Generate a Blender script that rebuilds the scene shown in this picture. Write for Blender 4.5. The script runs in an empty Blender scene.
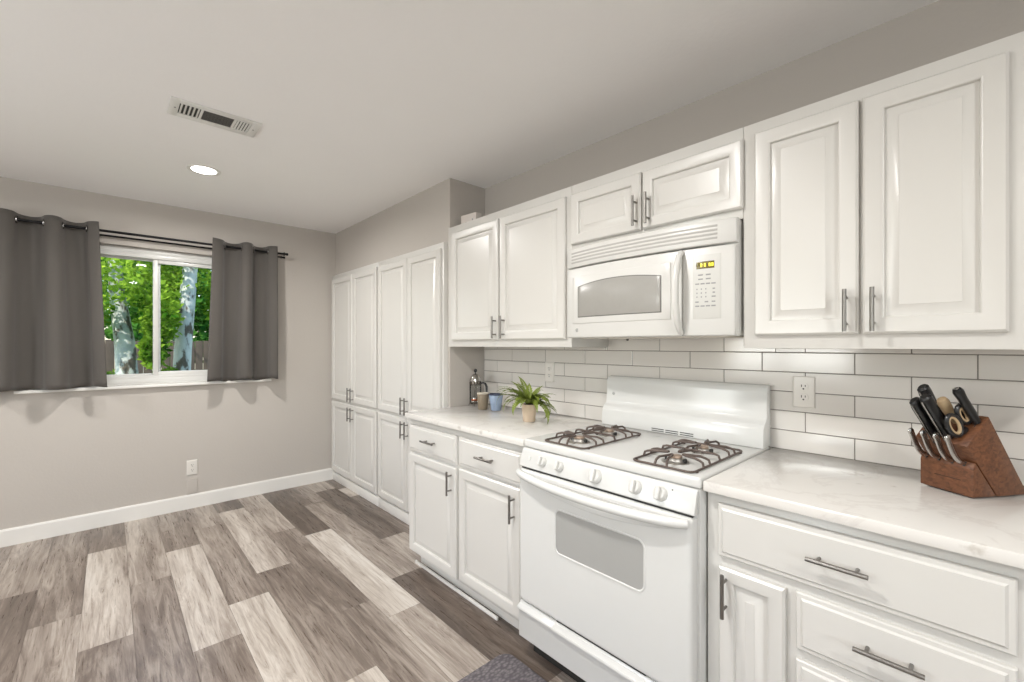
import bpy, bmesh, math, random
from mathutils import Vector, Matrix
random.seed(7)
S = bpy.context.scene
COL = S.collection
PI = math.pi

# ------------------------------------------------------------------ camera
cam_data = bpy.data.cameras.new('camera')
cam = bpy.data.objects.new('camera', cam_data)
COL.objects.link(cam)
cam.location = (4.3644, -1.9456, 1.3217)
cam.rotation_euler = (PI / 2, 0, 0.8261)
cam_data.sensor_width = 36
cam_data.lens = 437.2 / 1024 * 36
cam_data.shift_y = 3.77 / 1024
cam_data.clip_start = 0.02
S.camera = cam

# ------------------------------------------------------------------ view and world
vs = S.view_settings
vs.view_transform = 'Standard'
vs.look = 'None'
vs.gamma = 1
vs.use_curve_mapping = False
vs.exposure = 0.13

world = bpy.data.worlds.new('world')
S.world = world
world.use_nodes = True
wn = world.node_tree
wn.nodes.clear()
sky = wn.nodes.new('ShaderNodeTexSky')
sky.sky_type = 'NISHITA'
sky.sun_disc = False
sky.sun_elevation = math.radians(48)
sky.sun_rotation = math.radians(200)
bg = wn.nodes.new('ShaderNodeBackground')
bg.inputs['Strength'].default_value = 0.42
wo = wn.nodes.new('ShaderNodeOutputWorld')
wn.links.new(sky.outputs[0], bg.inputs[0])
wn.links.new(bg.outputs[0], wo.inputs[0])

sd = bpy.data.lights.new('sun', 'SUN')
sd.energy = 5.5
sd.angle = math.radians(1)
sd.color = (1, .95, .85)
sun = bpy.data.objects.new('sun', sd)
COL.objects.link(sun)
sun.rotation_euler = (math.radians(42), math.radians(22), math.radians(20))

# room dimensions
H = 2.42
XR = 7.2        # near wall, behind the camera
YL = -4.6       # left wall
CT = .914       # counter height
CAN_POWER = 21
FILL_LEFT = 72
FILL_NEAR = 95

# ------------------------------------------------------------------ materials
MATS = {}


def mat(name, color=(.8, .8, .8), rough=.5, metal=0, spec=.5, noise=0, nscale=20, bump=0, bscale=200,
        emit=None, estr=0, coat=0, sheen=0, coords='Object'):
    if name in MATS:
        return MATS[name]
    m = bpy.data.materials.new(name)
    m.use_nodes = True
    nt = m.node_tree
    b = nt.nodes['Principled BSDF']
    b.inputs['Base Color'].default_value = (*color, 1)
    b.inputs['Roughness'].default_value = rough
    b.inputs['Metallic'].default_value = metal
    b.inputs['Specular IOR Level'].default_value = spec
    b.inputs['Coat Weight'].default_value = coat
    b.inputs['Sheen Weight'].default_value = sheen
    tc = nt.nodes.new('ShaderNodeTexCoord')
    n = nt.nodes.new('ShaderNodeTexNoise')
    n.inputs['Scale'].default_value = nscale
    n.inputs['Detail'].default_value = 4
    nt.links.new(tc.outputs[coords], n.inputs['Vector'])
    r = nt.nodes.new('ShaderNodeMapRange')
    r.inputs[3].default_value = 1 - max(noise, .01)
    r.inputs[4].default_value = 1 + max(noise, .01)
    nt.links.new(n.outputs[0], r.inputs[0])
    mx = nt.nodes.new('ShaderNodeVectorMath')
    mx.operation = 'SCALE'
    mx.inputs[0].default_value = color
    nt.links.new(r.outputs[0], mx.inputs['Scale'])
    nt.links.new(mx.outputs[0], b.inputs['Base Color'])
    if bump:
        n2 = nt.nodes.new('ShaderNodeTexNoise')
        n2.inputs['Scale'].default_value = bscale
        n2.inputs['Detail'].default_value = 3
        nt.links.new(tc.outputs[coords], n2.inputs['Vector'])
        bp = nt.nodes.new('ShaderNodeBump')
        bp.inputs['Strength'].default_value = bump
        bp.inputs['Distance'].default_value = .002
        nt.links.new(n2.outputs[0], bp.inputs['Height'])
        nt.links.new(bp.outputs[0], b.inputs['Normal'])  # first is seen, second inferred from shadows, the rest added unseen for brightness
    if emit:
        b.inputs['Emission Color'].default_value = (*emit, 1)
        b.inputs['Emission Strength'].default_value = estr
    MATS[name] = m
    return m


def srgb(r, g, b):
    f = lambda c: (c / 255) / 12.92 if c / 255 <= .04045 else ((c / 255 + .055) / 1.055) ** 2.4
    return (f(r), f(g), f(b))


M_PLATE = mat('plate_plastic', srgb(220, 216, 209), .3)
M_WALL = mat('wall_paint', srgb(189, 183, 176), .85, spec=.2, noise=.015, nscale=3, bump=.35, bscale=60)
M_CEIL = mat('ceiling_paint', srgb(247, 246, 245), .9, spec=.15, noise=.01, nscale=4, bump=.35, bscale=45)
M_CAB = mat('cabinet_paint', srgb(211, 209, 204), .28, spec=.5, noise=.01, nscale=6, bump=.03, bscale=25)
M_CABIN = mat('cabinet_underside', srgb(214, 208, 198), .6)
M_TRIM = mat('trim_paint', srgb(230, 228, 223), .4)
M_NICKEL = mat('brushed_nickel', srgb(138, 135, 131), .36, metal=1, noise=.05, nscale=90)
M_ENAMEL = mat('white_enamel', srgb(214, 214, 211), .2, spec=.5)
M_PLASTIC = mat('white_plastic', srgb(212, 211, 207), .3)
M_DARK = mat('dark_part_and_gap_shade', srgb(45, 44, 42), .6)  # own colour of small dark parts, and painted shade in gaps
M_BLACK = mat('black_plastic', srgb(22, 22, 23), .28)
M_BLACKM = mat('black_metal', srgb(25, 25, 27), .35, metal=.6)
M_GRATE = mat('grate_iron', srgb(96, 84, 78), .5, metal=.3, noise=.25, nscale=60, bump=.3, bscale=300)
M_STEEL = mat('steel', srgb(195, 193, 190), .22, metal=1)
M_STEELD = mat('dark_chrome', srgb(120, 114, 108), .25, metal=1)
M_ALU = mat('burner_aluminium', srgb(190, 186, 180), .35, metal=.9)
M_COPPER = mat('burner_cap', srgb(176, 156, 140), .45, metal=.5)
M_OVENGLASS = mat('oven_window_glass', srgb(165, 165, 162), .08, spec=.8)
M_MWGLASS = mat('microwave_window_mesh', srgb(158, 156, 151), .25, noise=.05, nscale=30)
M_SLOT = mat('outlet_slot', srgb(55, 52, 50), .6)
M_GREYTXT = mat('grey_print', srgb(150, 150, 150), .5)
M_LED = mat('display_glass', srgb(70, 62, 20), .2, emit=srgb(110, 95, 20), estr=.6)
M_LEDON = mat('display_digits', srgb(240, 225, 60), .3, emit=srgb(250, 230, 60), estr=1.2)
M_GROUT = mat('grout', srgb(128, 123, 117), .9, noise=.05, nscale=60)
M_TILE = mat('tile_glaze', srgb(214, 210, 204), .13, spec=.6, noise=.03, nscale=5)
M_CURT = mat('curtain_fabric', srgb(88, 84, 80), .8, spec=.2, sheen=.2, noise=.06, nscale=250, bump=.25, bscale=500)
M_GROM = mat('grommet_metal', srgb(120, 118, 116), .25, metal=1)
M_VENT = mat('vent_metal', srgb(226, 225, 221), .45)
M_VENTD = mat('vent_dark', srgb(140, 137, 132), .7)
M_FP = mat('chrome', srgb(200, 198, 196), .1, metal=1)
M_MUGT = mat('taupe_ceramic', srgb(126, 113, 94), .45, noise=.04, nscale=30)
M_MUGB = mat('blue_enamel', srgb(138, 154, 176), .25, noise=.08, nscale=25)
M_NAVY = mat('navy_rim', srgb(35, 42, 70), .3)
M_POT = mat('pot_clay', srgb(214, 192, 168), .7, noise=.08, nscale=40)
M_SOIL = mat('soil', srgb(45, 38, 30), .9, noise=.3, nscale=90)
M_FERN = mat('fern_leaf', srgb(126, 142, 54), .55, noise=.35, nscale=14)
M_STEM = mat('fern_stem', srgb(88, 98, 40), .6)
M_MUGIN = mat('mug_inside', srgb(205, 196, 180), .4)
M_TAN = mat('tan_handle', srgb(190, 164, 128), .5, noise=.2, nscale=60)
M_CARD = mat('white_card', srgb(214, 206, 200), .6, noise=.03)
M_COFFEE = mat('copper_filter', srgb(170, 96, 66), .35, metal=.6)
M_BULB = mat('lamp_lens', (1, 1, 1), .4, emit=(1, .96, .9), estr=14)
M_FENCE = mat('fence_wood', srgb(78, 67, 58), .85, noise=.35, nscale=5)
M_GRASS = mat('lawn', srgb(80, 110, 45), .95, noise=.3, nscale=3)
M_RUBBER = mat('rubber', srgb(60, 58, 58), .8)


def bark():
    m = bpy.data.materials.new('sycamore_bark'); m.use_nodes = True
    nt = m.node_tree; b = nt.nodes['Principled BSDF']
    b.inputs['Roughness'].default_value = .85
    tc = nt.nodes.new('ShaderNodeTexCoord')
    mp = nt.nodes.new('ShaderNodeMapping'); mp.inputs['Scale'].default_value = (5, 5, 2.2)
    n = nt.nodes.new('ShaderNodeTexNoise'); n.inputs['Scale'].default_value = 1.6
    n.inputs['Detail'].default_value = 5; n.inputs['Roughness'].default_value = .6
    cr = nt.nodes.new('ShaderNodeValToRGB')
    e = cr.color_ramp.elements
    e[0].position = .40; e[0].color = (*srgb(92, 84, 74), 1)
    e[1].position = .47; e[1].color = (*srgb(186, 190, 186), 1)
    e2 = cr.color_ramp.elements.new(.7); e2.color = (*srgb(212, 214, 208), 1)
    nt.links.new(tc.outputs['Object'], mp.inputs[0]); nt.links.new(mp.outputs[0], n.inputs['Vector'])
    nt.links.new(n.outputs[0], cr.inputs[0]); nt.links.new(cr.outputs[0], b.inputs['Base Color'])
    return m


def leaf(name, c1, c2):
    m = bpy.data.materials.new(name); m.use_nodes = True
    nt = m.node_tree; nt.nodes.clear()
    tc = nt.nodes.new('ShaderNodeTexCoord')
    n = nt.nodes.new('ShaderNodeTexNoise'); n.inputs['Scale'].default_value = 2.2; n.inputs['Detail'].default_value = 5
    cr = nt.nodes.new('ShaderNodeValToRGB')
    cr.color_ramp.elements[0].position = .35; cr.color_ramp.elements[0].color = (*c1, 1)
    cr.color_ramp.elements[1].position = .65; cr.color_ramp.elements[1].color = (*c2, 1)
    d = nt.nodes.new('ShaderNodeBsdfDiffuse'); t = nt.nodes.new('ShaderNodeBsdfTranslucent')
    mx = nt.nodes.new('ShaderNodeMixShader'); mx.inputs[0].default_value = .45
    o = nt.nodes.new('ShaderNodeOutputMaterial')
    nt.links.new(tc.outputs['Object'], n.inputs['Vector']); nt.links.new(n.outputs[0], cr.inputs[0])
    nt.links.new(cr.outputs[0], d.inputs[0]); nt.links.new(cr.outputs[0], t.inputs[0])
    nt.links.new(d.outputs[0], mx.inputs[1]); nt.links.new(t.outputs[0], mx.inputs[2])
    nt.links.new(mx.outputs[0], o.inputs[0])
    return m


def glass():
    m = bpy.data.materials.new('clear_glass'); m.use_nodes = True
    nt = m.node_tree; nt.nodes.clear()
    tr = nt.nodes.new('ShaderNodeBsdfTransparent'); tr.inputs[0].default_value = (.97, .98, .98, 1)
    g = nt.nodes.new('ShaderNodeBsdfGlossy'); g.inputs['Roughness'].default_value = .02
    f = nt.nodes.new('ShaderNodeFresnel'); f.inputs[0].default_value = 1.2
    mx = nt.nodes.new('ShaderNodeMixShader'); o = nt.nodes.new('ShaderNodeOutputMaterial')
    nt.links.new(f.outputs[0], mx.inputs[0]); nt.links.new(tr.outputs[0], mx.inputs[1])
    nt.links.new(g.outputs[0], mx.inputs[2]); nt.links.new(mx.outputs[0], o.inputs[0])
    return m


def quartz():
    m = bpy.data.materials.new('white_quartz'); m.use_nodes = True
    nt = m.node_tree; b = nt.nodes['Principled BSDF']
    b.inputs['Roughness'].default_value = .12
    tc = nt.nodes.new('ShaderNodeTexCoord')
    n = nt.nodes.new('ShaderNodeTexNoise'); n.inputs['Scale'].default_value = 2.3
    n.inputs['Detail'].default_value = 8; n.inputs['Roughness'].default_value = .62; n.inputs['Distortion'].default_value = 1.2
    cr = nt.nodes.new('ShaderNodeValToRGB')
    e = cr.color_ramp.elements
    base = srgb(224, 221, 216)
    e[0].position = .47; e[0].color = (*base, 1)
    e[1].position = .53; e[1].color = (*base, 1)
    v = cr.color_ramp.elements.new(.5); v.color = (*srgb(216, 212, 207), 1)
    n2 = nt.nodes.new('ShaderNodeTexNoise'); n2.inputs['Scale'].default_value = 16; n2.inputs['Detail'].default_value = 6
    cr2 = nt.nodes.new('ShaderNodeValToRGB')
    cr2.color_ramp.elements[0].position = .27; cr2.color_ramp.elements[0].color = (*srgb(222, 219, 214), 1)
    cr2.color_ramp.elements[1].position = .34; cr2.color_ramp.elements[1].color = (1, 1, 1, 1)
    mx = nt.nodes.new('ShaderNodeMix'); mx.data_type = 'RGBA'; mx.blend_type = 'MULTIPLY'; mx.inputs[0].default_value = .8
    nt.links.new(tc.outputs['Object'], n.inputs['Vector']); nt.links.new(tc.outputs['Object'], n2.inputs['Vector'])
    nt.links.new(n.outputs[0], cr.inputs[0]); nt.links.new(n2.outputs[0], cr2.inputs[0])
    nt.links.new(cr.outputs[0], mx.inputs[6]); nt.links.new(cr2.outputs[0], mx.inputs[7])
    nt.links.new(mx.outputs[2], b.inputs['Base Color'])
    return m


def wood(name, c1, c2, axis=0):
    m = bpy.data.materials.new(name); m.use_nodes = True
    nt = m.node_tree; b = nt.nodes['Principled BSDF']
    b.inputs['Roughness'].default_value = .42
    tc = nt.nodes.new('ShaderNodeTexCoord')
    mp = nt.nodes.new('ShaderNodeMapping'); sc = [70, 70, 70]; sc[axis] = 7; mp.inputs['Scale'].default_value = sc
    n = nt.nodes.new('ShaderNodeTexNoise'); n.inputs['Scale'].default_value = 1.5
    n.inputs['Detail'].default_value = 6; n.inputs['Distortion'].default_value = .8
    cr = nt.nodes.new('ShaderNodeValToRGB')
    cr.color_ramp.elements[0].position = .3; cr.color_ramp.elements[0].color = (*c1, 1)
    cr.color_ramp.elements[1].position = .7; cr.color_ramp.elements[1].color = (*c2, 1)
    nt.links.new(tc.outputs['Object'], mp.inputs[0]); nt.links.new(mp.outputs[0], n.inputs['Vector'])
    nt.links.new(n.outputs[0], cr.inputs[0]); nt.links.new(cr.outputs[0], b.inputs['Base Color'])
    return m


def plank_mat():
    m = bpy.data.materials.new('vinyl_planks'); m.use_nodes = True
    nt = m.node_tree; b = nt.nodes['Principled BSDF']
    L = nt.links.new
    a = nt.nodes.new('ShaderNodeAttribute'); a.attribute_name = 'tone'; a.attribute_type = 'GEOMETRY'
    sp = nt.nodes.new('ShaderNodeSeparateColor'); L(a.outputs['Color'], sp.inputs[0])
    tc = nt.nodes.new('ShaderNodeTexCoord')
    off = nt.nodes.new('ShaderNodeCombineXYZ')
    ml = nt.nodes.new('ShaderNodeMath'); ml.operation = 'MULTIPLY'; ml.inputs[1].default_value = 37
    L(sp.outputs[1], ml.inputs[0]); L(ml.outputs[0], off.inputs[2])
    add = nt.nodes.new('ShaderNodeVectorMath'); add.operation = 'ADD'
    L(tc.outputs['Object'], add.inputs[0]); L(off.outputs[0], add.inputs[1])

    def nz(scale, vec, detail, rough, dist):
        mp = nt.nodes.new('ShaderNodeMapping'); mp.inputs['Scale'].default_value = vec
        L(add.outputs[0], mp.inputs[0])
        n = nt.nodes.new('ShaderNodeTexNoise'); n.inputs['Scale'].default_value = scale
        n.inputs['Detail'].default_value = detail; n.inputs['Roughness'].default_value = rough
        n.inputs['Distortion'].default_value = dist
        L(mp.outputs[0], n.inputs['Vector']); return n
    broad = nz(1, (.55, 7, 1), 3, .5, .6)       # wide light and dark streaks
    grain = nz(1, (5, 110, 1), 6, .7, .4)       # fine grain
    knots = nz(1, (2.2, 20, 1), 6, .7, 1.6)
    # value = tone + broad + grain
    def mr(src, lo, hi, fmin=.25, fmax=.75):
        r = nt.nodes.new('ShaderNodeMapRange'); r.inputs[1].default_value = fmin; r.inputs[2].default_value = fmax
        r.inputs[3].default_value = lo; r.inputs[4].default_value = hi; L(src, r.inputs[0]); return r
    s1 = mr(broad.outputs[0], -.20, .24); s2 = mr(grain.outputs[0], -.14, .13); s3 = mr(knots.outputs[0], -.28, .08, .30, .6)
    def ad(x, y):
        q = nt.nodes.new('ShaderNodeMath'); q.operation = 'ADD'; L(x, q.inputs[0]); L(y, q.inputs[1]); return q.outputs[0]
    v = ad(ad(ad(sp.outputs[0], s1.outputs[0]), s2.outputs[0]), s3.outputs[0])
    cr = nt.nodes.new('ShaderNodeValToRGB')
    e = cr.color_ramp.elements
    e[0].position = 0; e[0].color = (*srgb(84, 73, 65), 1)
    e[1].position = 1; e[1].color = (*srgb(208, 202, 194), 1)
    for ps, c in ((.28, (116, 104, 95)), (.55, (156, 145, 135)), (.8, (190, 181, 171))):
        k = cr.color_ramp.elements.new(ps); k.color = (*srgb(*c), 1)
    L(v, cr.inputs[0])
    L(cr.outputs[0], b.inputs['Base Color'])
    rr = mr(grain.outputs[0], .24, .36); L(rr.outputs[0], b.inputs['Roughness'])
    bp = nt.nodes.new('ShaderNodeBump'); bp.inputs['Strength'].default_value = .25; bp.inputs['Distance'].default_value = .001
    L(grain.outputs[0], bp.inputs['Height']); L(bp.outputs[0], b.inputs['Normal'])
    return m


def mat_weave():
    m = bpy.data.materials.new('woven_mat'); m.use_nodes = True
    nt = m.node_tree; b = nt.nodes['Principled BSDF']; b.inputs['Roughness'].default_value = .8
    tc = nt.nodes.new('ShaderNodeTexCoord')
    v = nt.nodes.new('ShaderNodeTexVoronoi'); v.inputs['Scale'].default_value = 95
    mp = nt.nodes.new('ShaderNodeMapping'); mp.inputs['Scale'].default_value = (1, .6, 1); mp.inputs['Rotation'].default_value = (0, 0, .785)
    cr = nt.nodes.new('ShaderNodeValToRGB')
    cr.color_ramp.elements[0].color = (*srgb(128, 122, 124), 1); cr.color_ramp.elements[1].color = (*srgb(84, 79, 83), 1)
    cr.color_ramp.elements[1].position = .7
    nt.links.new(tc.outputs['Object'], mp.inputs[0]); nt.links.new(mp.outputs[0], v.inputs['Vector'])
    nt.links.new(v.outputs['Distance'], cr.inputs[0]); nt.links.new(cr.outputs[0], b.inputs['Base Color'])
    bp = nt.nodes.new('ShaderNodeBump'); bp.inputs['Strength'].default_value = .6; bp.inputs['Distance'].default_value = .003
    bp.invert = True
    nt.links.new(v.outputs['Distance'], bp.inputs['Height']); nt.links.new(bp.outputs[0], b.inputs['Normal'])
    return m


M_BARK = bark(); M_GLASS = glass(); M_QUARTZ = quartz(); M_PLANK = plank_mat(); M_MAT = mat_weave()
M_LEAF1 = leaf('tree_leaf', srgb(55, 105, 25), srgb(180, 212, 75))
M_LEAF2 = leaf('far_leaf', srgb(40, 95, 35), srgb(120, 175, 75))
M_WOOD = wood('walnut_block', srgb(82, 50, 32), srgb(122, 78, 50), 0)

# ------------------------------------------------------------------ mesh helpers


class G:
    """collects geometry in world coordinates"""

    def __init__(s):
        s.v = []; s.f = []

    def add(s, vs, fs, mtx=None):
        o = len(s.v)
        s.v += [Vector(v) if mtx is None else mtx @ Vector(v) for v in vs]
        s.f += [[o + i for i in f] for f in fs]
        return s

    def bm(s, b, mtx=None):
        b.verts.index_update()
        s.add([v.co.copy() for v in b.verts], [[v.index for v in f.verts] for f in b.faces], mtx)
        b.free(); return s

    def box(s, x0, x1, y0, y1, z0, z1, bev=0, mtx=None, seg=2):
        b = bmesh.new()
        bmesh.ops.create_cube(b, size=1)
        for v in b.verts:
            v.co = Vector((x0 + (v.co.x + .5) * (x1 - x0), y0 + (v.co.y + .5) * (y1 - y0), z0 + (v.co.z + .5) * (z1 - z0)))
        if bev:
            bmesh.ops.bevel(b, geom=b.edges[:], offset=bev, segments=seg, affect='EDGES', profile=.5)
        return s.bm(b, mtx)

    def prism(s, pts, axis, a0, a1, bev=0, mtx=None, seg=2):
        """pts: 2D outline; axis 0: (y,z) along x; 1: (x,z) along y; 2: (x,y) along z"""
        def P(p, a):
            return (a, p[0], p[1]) if axis == 0 else ((p[0], a, p[1]) if axis == 1 else (p[0], p[1], a))
        b = bmesh.new()
        A = [b.verts.new(P(p, a0)) for p in pts]; B = [b.verts.new(P(p, a1)) for p in pts]
        n = len(pts)
        b.faces.new(A); b.faces.new(B[::-1])
        for i in range(n):
            b.faces.new((A[i], B[i], B[(i + 1) % n], A[(i + 1) % n]))
        bmesh.ops.recalc_face_normals(b, faces=b.faces[:])
        if bev:
            bmesh.ops.bevel(b, geom=b.edges[:], offset=bev, segments=seg, affect='EDGES', profile=.5)
        return s.bm(b, mtx)

    def tube(s, pts, r, n=10, closed=False, cap=True, mtx=None):
        pts = [Vector(p) for p in pts]; m = len(pts)
        rs = r if isinstance(r, (list, tuple)) else [r] * m
        vs = []; fs = []
        up = None
        for i, p in enumerate(pts):
            if closed:
                t = (pts[(i + 1) % m] - pts[i - 1])
            else:
                t = pts[min(i + 1, m - 1)] - pts[max(i - 1, 0)]
            t.normalize()
            if up is None:
                up = Vector((0, 0, 1)) if abs(t.z) < .9 else Vector((1, 0, 0))
            u = up - t * up.dot(t)
            if u.length < 1e-5:
                u = t.orthogonal()
            u.normalize(); up = u
            w = t.cross(u)
            for k in range(n):
                a = 2 * PI * k / n
                vs.append(p + (u * math.cos(a) + w * math.sin(a)) * rs[i])
        for i in range(m if closed else m - 1):
            j = (i + 1) % m
            for k in range(n):
                l = (k + 1) % n
                fs.append([i * n + k, i * n + l, j * n + l, j * n + k])
        if cap and not closed:
            fs.append(list(range(n))[::-1]); fs.append([(m - 1) * n + k for k in range(n)])
        return s.add(vs, fs, mtx)

    def lathe(s, prof, c=(0, 0, 0), n=32, axis='z', mtx=None):
        """prof: (r,h) list"""
        vs = []; fs = []
        for r, h in prof:
            for k in range(n):
                a = 2 * PI * k / n
                x, y = r * math.cos(a), r * math.sin(a)
                if axis == 'z': p = (c[0] + x, c[1] + y, c[2] + h)
                elif axis == 'y': p = (c[0] + x, c[1] - h, c[2] + y)
                else: p = (c[0] + h, c[1] + x, c[2] + y)
                vs.append(p)
        for i in range(len(prof) - 1):
            for k in range(n):
                l = (k + 1) % n
                fs.append([i * n + k, i * n + l, (i + 1) * n + l, (i + 1) * n + k])
        if prof[0][0] > 1e-6: fs.append(list(range(n))[::-1])
        if prof[-1][0] > 1e-6: fs.append([(len(prof) - 1) * n + k for k in range(n)])
        return s.add(vs, fs, mtx)

    def rings(s, rings, cap=True):
        """stack of closed loops with equal counts"""
        n = len(rings[0]); vs = [p for r in rings for p in r]; fs = []
        for i in range(len(rings) - 1):
            for k in range(n):
                l = (k + 1) % n
                fs.append([i * n + k, i * n + l, (i + 1) * n + l, (i + 1) * n + k])
        if cap:
            fs.append(list(range(n))[::-1]); fs.append([(len(rings) - 1) * n + k for k in range(n)])
        return s.add(vs, fs)


BASE = {}


def link(name, me, parent=None, base=None):
    o = bpy.data.objects.new(name, me)
    COL.objects.link(o)
    if parent is not None:
        o.parent = parent
        BASE[o] = BASE[parent]
    else:
        BASE[o] = Vector(base) if base is not None else Vector((0, 0, 0))
        o.location = BASE[o]
    return o


def obj(name, g, m, parent=None, base=None, smooth=35, label=None):
    b = BASE[parent] if parent is not None else (Vector(base) if base is not None else Vector((0, 0, 0)))
    me = bpy.data.meshes.new(name)
    me.from_pydata([v - b for v in g.v], [], g.f)
    bm = bmesh.new(); bm.from_mesh(me)
    bmesh.ops.remove_doubles(bm, verts=bm.verts[:], dist=1e-6)
    bmesh.ops.recalc_face_normals(bm, faces=bm.faces[:])
    bm.to_mesh(me); bm.free()
    me.materials.append(m)
    if smooth:
        for p in me.polygons: p.use_smooth = True
        me.set_sharp_from_angle(angle=math.radians(smooth))
    o = link(name, me, parent, base)
    if label: o['label'] = label
    return o


def tag(o, label, cat, group=None, kind=None):
    if label: o['label'] = label
    if cat: o['category'] = cat
    if group: o['group'] = group
    if kind: o['kind'] = kind
    return o


def thing(name, base, label, cat, group=None):
    o = link(name, None, None, base)
    return tag(o, label, cat, group)


def struct(name, g, m, base=None, smooth=35):
    o = obj(name, g, m, None, base, smooth)
    o['kind'] = 'structure'
    return o


# ------------------------------------------------------------------ room shell
WT = .14
PW = -.296      # front of the wall that boxes in the pantry
XP = 1.9727     # its end
g = G()
g.box(0, XR, 0, WT, 0, H)                                   # tile wall
g.box(0, XP, PW, 0, 2.0, H)                                 # wall above pantry
g.box(1.947, XP, PW, 0, 0, 2.0)                             # end of the boxed-in part
struct('wall_right', g, M_WALL, (0, 0, 0), smooth=0)

WY0, WY1, WZ0, WZ1 = -2.27, -1.04, 1.020, 2.065
g = G()
g.box(-WT, 0, YL, WY0, 0, H).box(-WT, 0, WY1, WT, 0, H).box(-WT, 0, WY0, WY1, 0, WZ0).box(-WT, 0, WY0, WY1, WZ1, H)
struct('wall_far', g, M_WALL, (0, YL, 0), smooth=0)
LZ0, LZ1 = .95, 2.1


def added_window(n, frm, a, b, power, up):  # unseen window, added with its lamp to brighten the room
    """frm maps (along, out, z) to the world; out < 0 is outside"""
    mid = frm((a + b) / 2, -.07, LZ0)
    w2 = link('window_%d' % n, None, None, mid); w2['kind'] = 'structure'

    def bx(g, a0, a1, o0, o1, z0, z1, bev=0):
        p, q = frm(a0, o0, z0), frm(a1, o1, z1)
        return g.box(min(p[0], q[0]), max(p[0], q[0]), min(p[1], q[1]), max(p[1], q[1]), z0, z1, bev)
    g = G()
    for c0, c1 in ((a + .001, (a + b) / 2), ((a + b) / 2, b - .001)):
        bx(g, c0, c0 + .05, -.09, -.04, LZ0 + .001, LZ1 - .001, .003); bx(g, c1 - .05, c1, -.09, -.04, LZ0 + .001, LZ1 - .001, .003)
        bx(g, c0 + .05, c1 - .05, -.09, -.04, LZ0 + .001, LZ0 + .05, .003); bx(g, c0 + .05, c1 - .05, -.09, -.04, LZ1 - .05, LZ1 - .001, .003)
    obj('window_frame', g, M_PLASTIC, w2)
    obj('pane', bx(G(), a + .04, b - .04, -.066, -.062, LZ0 + .04, LZ1 - .04), M_GLASS, w2, smooth=0)
    ld = bpy.data.lights.new('daylight_fill', 'AREA'); ld.shape = 'RECTANGLE'; ld.size = b - a; ld.size_y = LZ1 - LZ0
    ld.energy = power; ld.color = (.95, .98, 1)
    lo = bpy.data.objects.new('daylight_fill', ld); COL.objects.link(lo)
    # daylight, an unseen lamp added outside, tilted up to brighten room and ceiling
    lo.location = frm((a + b) / 2, -WT - .42, LZ0 + .22)
    d = Vector(frm(0, 1, up)) - Vector(frm(0, 0, 0))
    lo.rotation_euler = d.to_track_quat('-Z', 'Z').to_euler()


la, lb = 1.7, 3.3
g = G().box(-WT, XR + WT, YL - WT, YL, 0, LZ0).box(-WT, XR + WT, YL - WT, YL, LZ1, H)
g.box(-WT, la, YL - WT, YL, LZ0, LZ1).box(lb, XR + WT, YL - WT, YL, LZ0, LZ1)
struct('wall_left', g, M_WALL, (0, YL, 0), smooth=0)
added_window(2, lambda a, o, z: (a, YL + o, z), la, lb, FILL_LEFT, .75)
na, nb = -4.3, -2.15
g = G().box(XR, XR + WT, YL, WT, 0, LZ0).box(XR, XR + WT, YL, WT, LZ1, H)
g.box(XR, XR + WT, YL, na, LZ0, LZ1).box(XR, XR + WT, nb, WT, LZ0, LZ1)
struct('wall_near', g, M_WALL, (XR, YL, 0), smooth=0)
added_window(3, lambda a, o, z: (XR - o, a, z), na, nb, FILL_NEAR, .42)
struct('ceiling', G().box(-WT, XR + WT, YL - WT, WT, H, H + .1), M_CEIL, (0, 0, H), smooth=0)
struct('baseboard_far', G().prism([(0, 0), (.014, 0), (.014, .1), (.010, .112), (0, .112)], 1, YL, -.33),
       M_TRIM, (0, YL, 0), smooth=0)
struct('baseboard_left', G().box(.014, XR, YL, YL + .014, 0, .11, .003), M_TRIM, (0, YL, 0))

# floor: planks as one mesh, one quad (with a hair of gap) per plank
PLANK = .1818
fv, ff, tones = [], [], []


def plank(x0, x1, ya, yb, tone):
    o = len(fv)
    e = .0006
    fv.extend([(x0 + e, ya + e, 0), (x1 - e, ya + e, 0), (x1 - e, yb - e, 0), (x0 + e, yb - e, 0)])
    ff.append((o, o + 1, o + 2, o + 3))
    tones.append((tone, random.random()))


rows_known = {  # row k spans y = -.59-.1818*(k-1) .. -.59-.1818*k ; list of (x_end, tone)
    -1: [(.35, .45), (.62, .66), (1.65, .25), (2.87, .3)],
    0: [(.3, .6), (1.576, .14), (2.1, .62), (3.3, .22)],
    1: [(.55, .36), (.58, .40), (2.09, .44), (3.2, .12), (4.4, .5)],
    2: [(1.17, .14), (2.40, .78), (3.62, .60), (4.8, .3)],
    3: [(.98, .66), (2.2, .38), (3.3, .36), (4.5, .6)],
    4: [(.28, .2), (1.51, .74), (2.66, .36), (3.9, .74)],
    5: [(.54, .50), (1.76, .40), (2.98, .72), (4.2, .4)],
    6: [(.83, .30), (2.055, .72), (3.27, .40), (4.4, .6)],
    7: [(1.2, .55), (2.42, .36), (3.6, .52)],
    8: [(.52, .30), (1.722, .68), (2.94, .34), (4.1, .6)],
    9: [(1.35, .34), (2.5, .52), (3.7, .4)],
    10: [(.9, .48), (2.1, .30), (3.3, .6)],
    11: [(.4, .40), (1.6, .55), (2.8, .35)],
}
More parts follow.
